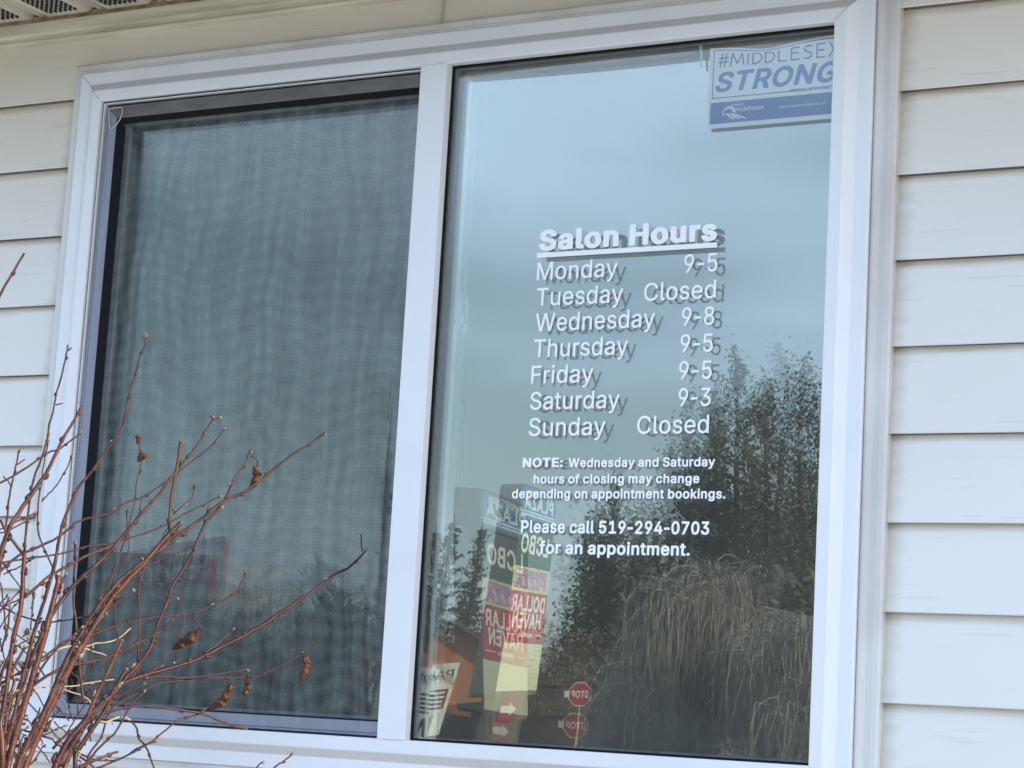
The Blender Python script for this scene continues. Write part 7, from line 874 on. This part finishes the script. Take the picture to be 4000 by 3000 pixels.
# --- buildings
def gable(name, label, px0, px1, pyt, dist, hroof, mats, depth=9., win=3):
    """long low building whose near wall spans two pixels; eaves at the height of pyt"""
    a = beyond(px0, 2800, dist); b = beyond(px1, 2800, dist*1.0); t = beyond((px0+px1)/2, pyt, dist); hz = t.z-hroof
    a = Vector((a.x, a.y, 0)); b = Vector((b.x, b.y, 0)); e = (b-a); d = e.normalized(); n_ = Vector((-d.y, d.x, 0))
    if n_.y > 0: n_ = -n_                                # away from the window
    r = empty(name, (a+b)/2); tag(r, label, 'building')
    mb = MB(); mb.obox(a, e, n_*depth, Vector((0, 0, hz))); m_ = a+e*.5
    mb.add([a+Vector((0, 0, hz)), b+Vector((0, 0, hz)), m_+Vector((0, 0, hz+hroof)), a+n_*depth+Vector((0, 0, hz)), b+n_*depth+Vector((0, 0, hz)), m_+n_*depth+Vector((0, 0, hz+hroof))], [(0, 1, 2), (3, 5, 4)])
    mb.build('wall', mats[0], r)
    mb = MB(); up = Vector((0, 0, .12))
    for s_, q in ((-1, a), (1, b)):
        o_ = q+Vector((0, 0, hz))+d*s_*.4-n_*.4-Vector((0, 0, .3)); mb.obox(o_, (m_+Vector((0, 0, hz+hroof))-n_*.4)-o_, n_*(depth+.8), up)
    mb.build('roof', mats[1], r)
    for k in range(win):
        c = a+e*((k+.7)/(win+.4))-n_*.05; mb = MB(); mb.obox(c+Vector((0, 0, .9)), d*1.1, n_*.04, Vector((0, 0, 1.0))); w_ = mb.build('window', M['black'], r)
        mb = MB(); mb.obox(c-n_*.02+Vector((0, 0, .86))-d*.04, d*1.18, n_*.02, Vector((0, 0, .05))); mb.build('sill', M['soft_white'], w_)
    return r
brick = mat('orange_brick', (.50, .19, .075), .85, .2, noise=((2.5, 2.5, 9), 4, .35, .65), col2=(.38, .14, .06)); roofm = mat('brown_shingle', (.10, .07, .05), .9, .2, noise=((2, 2, 2), 4, .4, .6), col2=(.14, .10, .08))
gable('brick_building', 'low orange brick building behind the pylon sign, mirrored bottom left of the glass', 1420, 1960, 2455, 58, 1.2, (brick, roofm), 12, 3)
gable('distant_house', 'small pale house far off between the cedars', 2150, 2310, 2490, 125, 1.4, (mat('pale_siding', (.62, .58, .54), .8, .2), roofm), 8, 2)

# supermarket far left, with a red edged fascia sign
fa = beyond(380, 2235, 82.); fb_ = beyond(862, 2225, 74.)
A0 = Vector((fa.x, fa.y, 0)); B0 = Vector((fb_.x, fb_.y, 0)); d = (B0-A0).normalized(); n_ = Vector((-d.y, d.x, 0))
if n_.y > 0: n_ = -n_
sm_ = empty('supermarket', (A0+B0)/2); tag(sm_, 'long pale store with a red edged fascia sign, mirrored behind the insect screen', 'building')
pale = mat('store_wall_grey', (.40, .41, .39), .8, .2, noise=((.5, .5, .5), 3, .4, .6), col2=(.34, .35, .34))
mb = MB(); mb.obox(A0-d*14, (B0-A0)+d*14, n_*3, Vector((0, 0, fa.z-.2))); mb.obox(B0, d*9, n_*3, Vector((0, 0, 3.9))); mb.build('wall', pale, sm_)
mb = MB(); mb.obox(B0-n_*.3+Vector((0, 0, 3.75)), d*9, n_*.3, Vector((0, 0, .30))); mb.build('roof_edge', mat('dull_red_edge', (.25, .09, .08), .7, .2), sm_)
mb = MB(); mb.obox(A0-n_*.25+Vector((0, 0, fb_.z-.75)), B0-A0, n_*.25, Vector((0, 0, 1.5))); mb.build('sign_board', M['red'], sm_)
rdr = -d if d.cross(Vector((0, 0, 1))).dot(-n_) < 0 else d
st0 = B0 if rdr.dot(d) < 0 else A0
mb = MB(); mb.obox(A0+d*.25-n_*.262+Vector((0, 0, fb_.z-.50)), (B0-A0)-d*.5, n_*.01, Vector((0, 0, 1.0))); mb.build('sign_panel', mat('sign_panel_dark_red', (.17, .07, .075), .6, .2), sm_)
mb = MB(); put_text(mb, BOLD, 'FOODLAND', st0+rdr*.5-n_*.275+Vector((0, 0, fb_.z-.34)), rdr, (0, 0, 1), 7.6, .74); mb.build('sign_text', M['letter'], sm_)
for k in range(5):
    c = A0-d*2+d*(3.2*k)-n_*.03; mb = MB(); mb.obox(c+Vector((0, 0, .2)), d*2.4, n_*.03, Vector((0, 0, 2.3))); mb.build('window', M['black'], sm_)

# --- railing and low wall across the street
ra = beyond(2040, 2790, 72.); rb_ = beyond(2620, 2830, 66.); ra.z = 0; rb_.z = 0; rail = empty('railing', (ra+rb_)/2); tag(rail, 'black metal railing behind the stop sign', 'fence')
d = (rb_-ra); Ln = d.length; d.normalize(); nn = Vector((-d.y, d.x, 0)); mb = MB(); hr = 2.35
for z in (hr-.06, hr-1.05): mb.obox(ra+Vector((0, 0, z)), d*Ln, nn*.05, Vector((0, 0, .06)))
mb.build('rail', M['black'], rail); mb = MB()
for k in range(int(Ln/.16)): mb.obox(ra+d*(.16*k)+Vector((0, 0, hr-1.02)), d*.03, nn*.03, Vector((0, 0, 1.0)))
mb.build('balusters', M['black'], rail)
lw = MB(); lw.obox(ra-nn*.4, d*Ln, nn*.6, Vector((0, 0, hr-1.05))); o = lw.build('retaining_wall', mat('dark_timber_wall', (.13, .125, .115), .9, .2, noise=((1, 1, 6), 4, .4, .6), col2=(.18, .165, .15)), origin=(ra+rb_)/2)
tag(o, 'dark retaining wall under the black railing', 'wall')

# --- trees
def foliage_mat(nm, c1, c2): return mat(nm, c1, .62, .35, noise=((1.3, 1.3, 1.3), 4, .35, .65), col2=c2)
M['cedar'] = foliage_mat('cedar_foliage', (.080, .085, .052), (.12, .12, .08)); M['spruce'] = foliage_mat('spruce_needles', (.030, .040, .024), (.055, .062, .035)); M['trunk'] = mat('trunk_bark', (.10, .08, .065), .9, .15, noise=((8, 8, 2), 4, .4, .6), col2=(.06, .05, .04))
def leafq(mb, c, s, rr):
    a = Vector((rr.gauss(0, 1), rr.gauss(0, 1), rr.gauss(0, 1))).normalized(); b = a.cross(Vector((rr.gauss(0, 1), rr.gauss(0, 1), rr.gauss(0, 1)))).normalized(); a *= s; b *= s*.6
    mb.add([c-a, c+b, c+a, c-b], [(0, 1, 2, 3)])
def cedar(px, pyt, dist, wid, seed, label, dens=1., name='cedar_tree'):
    rr = random.Random(seed); p = beyond(px, pyt, dist); h = p.z; r = empty(name, (p.x, p.y, 0)); tag(r, label, 'tree', 'cedars across the lot')
    cr = MB(); tk = MB(); B0 = Vector((p.x, p.y, 0))
    tk.tube([B0, B0+Vector((.05, 0, h*.5)), B0+Vector((0, 0, h*.93))], [.16, .09, .02], 7); spires = [(Vector((0, 0, 0)), h, wid)]
    for k in range(3): a = rr.uniform(0, 6.28); spires.append((Vector((math.cos(a), math.sin(a), 0))*wid*rr.uniform(.45, .9), h*rr.uniform(.68, .9), wid*rr.uniform(.45, .7)))
    for off, hh, ww in spires:
        n = int(150*hh/6*dens*31/dist)
        for i in range(n):
            f = rr.random()**.9; z = hh*(.04+.96*f); rad = ww*(1-f)**.62*(.55+.45*rr.random())
            a = rr.uniform(0, 6.28); c = B0+off+Vector((math.cos(a)*rad, math.sin(a)*rad, z)); cs = rr.uniform(.12, .26)*dist/31
            if rr.random() < .3: tk.tube([B0+off*.4+Vector((0, 0, z-.25*rad-.1)), c], [.02, .006], 3, False)
            lean = Vector((math.cos(a)*.35, math.sin(a)*.35, 1))
            for q in range(int(rr.uniform(26, 44))):
                t_ = rr.gauss(0, 1); wd_ = cs*.34*max(.25, 1-abs(t_)*.3)
                leafq(cr, c+lean*(t_*cs*.95)+Vector((rr.gauss(0, wd_), rr.gauss(0, wd_), rr.gauss(0, wd_))), rr.uniform(.018, .045)*dist/31, rr)
    cr.build('crown', M['cedar'], r); tk.build('trunk', M['trunk'], r, smooth=True); return r
desc = ['tallest cedar at the right edge of the glass', 'cedar left of the tallest one, with a pointed top', 'cedar with two ragged tops in mid glass', 'thin topped far cedar above the appointment lines', 'bushy cedar left of the ragged pair', 'broad dark cedar behind the weeping tree', 'cedar at the far right, cut by the frame', 'low cedar between the pylon sign and the tall ones', 'far cedar behind the telephone number', 'cedar filling the gap left of the ragged one']
for k, (px, pyt, dist, wid) in enumerate([(2985, 1430, 30, .95), (2860, 1560, 29, .8), (2745, 1660, 31, .8), (2400, 1900, 92, 1.5), (2660, 1800, 32, .85), (3110, 1540, 27, .9), (3260, 1430, 28, 1.1), (2300, 2050, 95, 2.0), (2480, 2080, 90, 1.9), (2600, 2050, 33, .8)]):
    cedar(px, pyt, dist, wid, 20+k, desc[k])
def spruce(px, pyt, dist, wid, seed, label):
    rr = random.Random(seed); p = beyond(px, pyt, dist); h = p.z; r = empty('spruce_tree', (p.x, p.y, 0)); tag(r, label, 'tree'); B0 = Vector((p.x, p.y, 0)); tk = MB(); cr = MB()
    tk.tube([B0, B0+Vector((0, 0, h))], [.16, .012], 7); z = h-.25
    while z > .8:
        rad = wid*((h-z)/h)**.85+.1
        for k in range(2):
            a = rr.uniform(0, 6.28); L_ = rad*rr.uniform(.35, 1.2); e = B0+Vector((math.cos(a)*L_, math.sin(a)*L_, z-L_*.05+L_*rr.uniform(-.05, .25))); s_ = B0+Vector((0, 0, z)); m_ = (s_+e)/2-Vector((0, 0, L_*.10)); tk.tube([s_, m_, e], [.025, .015, .006], 3, False)
            n = int(16+30*L_)
            for i in range(n):
                f = rr.uniform(.12, 1); c = s_*(1-f)**2+m_*2*f*(1-f)+e*f*f; w_ = .07*(1.2-f)+.03; leafq(cr, c+Vector((rr.gauss(0, w_), rr.gauss(0, w_), -abs(rr.gauss(0, .07)))), rr.uniform(.03, .07), rr)
        z -= rr.uniform(.05, .13)
    cr.build('crown', M['spruce'], r); tk.build('trunk', M['trunk'], r, smooth=True)
spruce(1655, 2010, 62, 1.5, 5, 'sparse spruce left of the pylon sign in the glass'); spruce(1778, 2050, 64, 1.2, 6, 'thin faint spruce close to the pylon sign')
spruce(1730, 2330, 66, 2.2, 8, 'squat spruce behind the brick building'); spruce(1560, 2300, 66, 2.4, 9, 'broad spruce hidden by the mullion')
M['twig_grey'] = mat('bare_twigs', (.11, .095, .085), .9, .1); M['weep_pale'] = mat('weeping_twigs_pale', (.38, .335, .27), .8, .2); M['weep'] = mat('weeping_twigs_tan', (.34, .31, .27), .8, .2, noise=((9, 9, 1.2), 3, .38, .58), col2=(.215, .198, .175))
def bare(px, pyt, dist, spread, seed, label, group=None, n0=5, lv=4, thin=1.):
    rr = random.Random(seed); p = beyond(px, pyt, dist); h = p.z; r = empty('bare_tree', (p.x, p.y, 0)); tag(r, label, 'tree', group); B0 = Vector((p.x, p.y, 0)); tk = MB(); tw = MB()
    def grow(b, d, L_, rad, lvl):
        e = b+d*L_; m_ = (b+e)/2+Vector((rr.gauss(0, .06), rr.gauss(0, .06), 0))*L_; (tk if lvl < 2 else tw).tube([b, m_, e], [max(rad, .02), max(rad*.85, .02), max(rad*.65, .018)], 5 if lvl < 2 else 3, False)
        if lvl >= lv: return
        for k in range(n0 if lvl < 1 else rr.choice((3, 4))):
            q = (d+Vector((rr.gauss(0, 1), rr.gauss(0, 1), rr.gauss(0, .5)))*spread+Vector((0, 0, .18))).normalized(); grow(b+d*L_*rr.uniform(.55, 1), q, L_*rr.uniform(.55, .8), rad*.55, lvl+1)
    grow(B0, Vector((0, 0, 1)), h*.30, .018*h*thin, 0); tk.build('trunk', M['trunk'], r); tw.build('crown', M['twig_grey'], r)
bare(3095, 1180, 38, .30, 3, 'bare thin topped tree above the cedars', 'bare trees', 4, 4, .5); bare(3215, 1250, 38, .30, 4, 'second bare thin topped tree, nearer the right frame', 'bare trees', 4, 4, .5)
tg = 'bare trees behind the store'
for k, (px, pyt, dist) in enumerate([(1180, 2030, 60), (1330, 1950, 56), (1460, 2080, 54), (1040, 2170, 66), (930, 2130, 74), (1250, 2230, 62)]):
    bare(px, pyt, dist, .50, 40+k, 'bare tree, number %s from the left of the six behind the insect screen' % ['four', 'five', 'six', 'two', 'one', 'three'][k] if False else ['tall bare tree right of the store sign', 'tallest bare tree seen through the insect screen', 'bare tree against the mullion, seen through the screen', 'low bare tree next to the store sign', 'bare tree directly behind the store sign', 'spreading low bare tree in front of the tall ones'][k], tg, 5, 5, 1.5)
def weeping(px, pyt, dist, rad, seed, label, n=900):
    rr = random.Random(seed); p = beyond(px, pyt, dist); h = p.z; r = empty('weeping_tree', (p.x, p.y, 0)); tag(r, label, 'tree'); B0 = Vector((p.x, p.y, 0)); tk = MB(); cr = MB()
    tk.tube([B0, B0+Vector((.05, .03, h*.4)), B0+Vector((0, 0, h*.72))], [.10, .08, .05], 7); hubs = []
    for k in range(34):
        a = rr.uniform(0, 6.28); q = rr.random()**.5; hb = B0+Vector((math.cos(a)*rad*.80*q, math.sin(a)*rad*.80*q, h*(.95-.50*q**2.2-.10*rr.random()))); hubs.append(hb)
        tk.tube([B0+Vector((0, 0, h*.5)), (B0+Vector((0, 0, h*.62))+hb)/2+Vector((0, 0, .12)), hb], [.03, .02, .008], 4, False)
    for i in range(n):
        hub = rr.choice(hubs); a = rr.uniform(0, 6.28); R_ = rr.uniform(.08, .42); up = rr.uniform(.02, .20); dx = Vector((math.cos(a), math.sin(a), 0)); land = rr.uniform(0, h*.45) if rr.random() < .5 else hub.z-rr.uniform(.3, 1.2); P_ = []; x = R_; wob = rr.uniform(-.05, .05)
        sd = Vector((-dx.y, dx.x, 0)); ph = rr.uniform(0, 6)
        for j in range(11):
            f = j/10; out = R_*(1-(1-min(1, f*3.2))**2)+.12*R_*f; z = hub.z+up*math.sin(min(1, f*3.2)*2.6)-max(0, f-.18)/.82*(hub.z-land)
            P_.append(Vector((hub.x, hub.y, 0))+dx*out+sd*(wob*f+.03*math.sin(f*7+ph)+.012*math.sin(f*23+ph*2))+Vector((rr.gauss(0, .016), rr.gauss(0, .016), z)))
        t0 = rr.uniform(.0018, .0048); cr.tube(P_, [t0*(1-.55*j/10) for j in range(11)], 3, False)
    br = MB()
    for i in range(n//24):
        hub = rr.choice(hubs); a = rr.uniform(0, 6.28); R_ = rr.uniform(.10, .34); dx = Vector((math.cos(a), math.sin(a), 0)); sd = Vector((-dx.y, dx.x, 0)); ln = rr.uniform(.25, 1.1); up = rr.uniform(.05, .22); P_ = []; b_ = rr.uniform(-.5, .5)
        for j in range(15):
            f = j/14; g_ = min(1, f*2); P_.append(hub+dx*(R_*(1-math.cos(g_*math.pi*.5))*1.0+R_*g_*.5+.05*f)+sd*(b_*R_*g_)+Vector((rr.gauss(0, .004), rr.gauss(0, .004), up*math.sin(g_*math.pi*.95)-ln*max(0, f-.42)/.58)))
        br.tube(P_, [.0062*(1-.6*j/14) for j in range(15)], 3, False)
    br.build('pale_branches', M['weep_pale'], r)
    cr.build('crown', M['weep'], r); tk.build('trunk', M['trunk'], r, smooth=True)
weeping(2820, 2140, 15.5, .84, 2, 'weeping tree of tan hanging twigs in front of the cedars', 4200); weeping(2600, 2430, 18.5, .40, 3, 'smaller weeping tree left of the big one', 1200); weeping(3230, 2330, 14.5, .8, 4, 'weeping tree at the right edge of the glass', 1800)
# hedge that closes the view low down on the right
def hedge(px0, px1, pyt, dist, seed, label, m, dens=1.):
    rr = random.Random(seed); a = beyond(px0, pyt, dist); b = beyond(px1, pyt, dist); mb = MB(); h = (a.z+b.z)/2; L_ = (b-a).length
    for i in range(int(L_*260*dens)):
        f = rr.random(); c = a.lerp(b, f); z = h*rr.random()**.8*(1+.08*math.sin(f*37)); c = Vector((c.x+rr.gauss(0, .45), c.y+rr.gauss(0, .45), z)); 
        for k in range(4): leafq(mb, c+Vector((rr.gauss(0, .1), rr.gauss(0, .1), rr.gauss(0, .1))), rr.uniform(.05, .11), rr)
    mb.obox(Vector((a.x, a.y, 0)), Vector((b.x-a.x, b.y-a.y, 0)), Vector((0, -.5, 0)), Vector((0, 0, h*.86))); o = mb.build('hedge', m, origin=((a.x+b.x)/2, (a.y+b.y)/2, 0)); tag(o, label, 'hedge')
M['brush'] = foliage_mat('brown_brush', (.19, .15, .105), (.13, .105, .075)); M['brush_dark'] = foliage_mat('dark_brush', (.085, .080, .058), (.12, .11, .08))
hedge(2040, 2700, 2540, 88, 1, 'brown brush bank behind the black railing', M['brush']); hedge(2660, 3500, 2330, 24, 2, 'dark clipped hedge behind the weeping trees', M['brush_dark'], 2.2)
hedge(1420, 1900, 2420, 70, 3, 'dark brush behind the brick building', M['brush_dark'], .6)
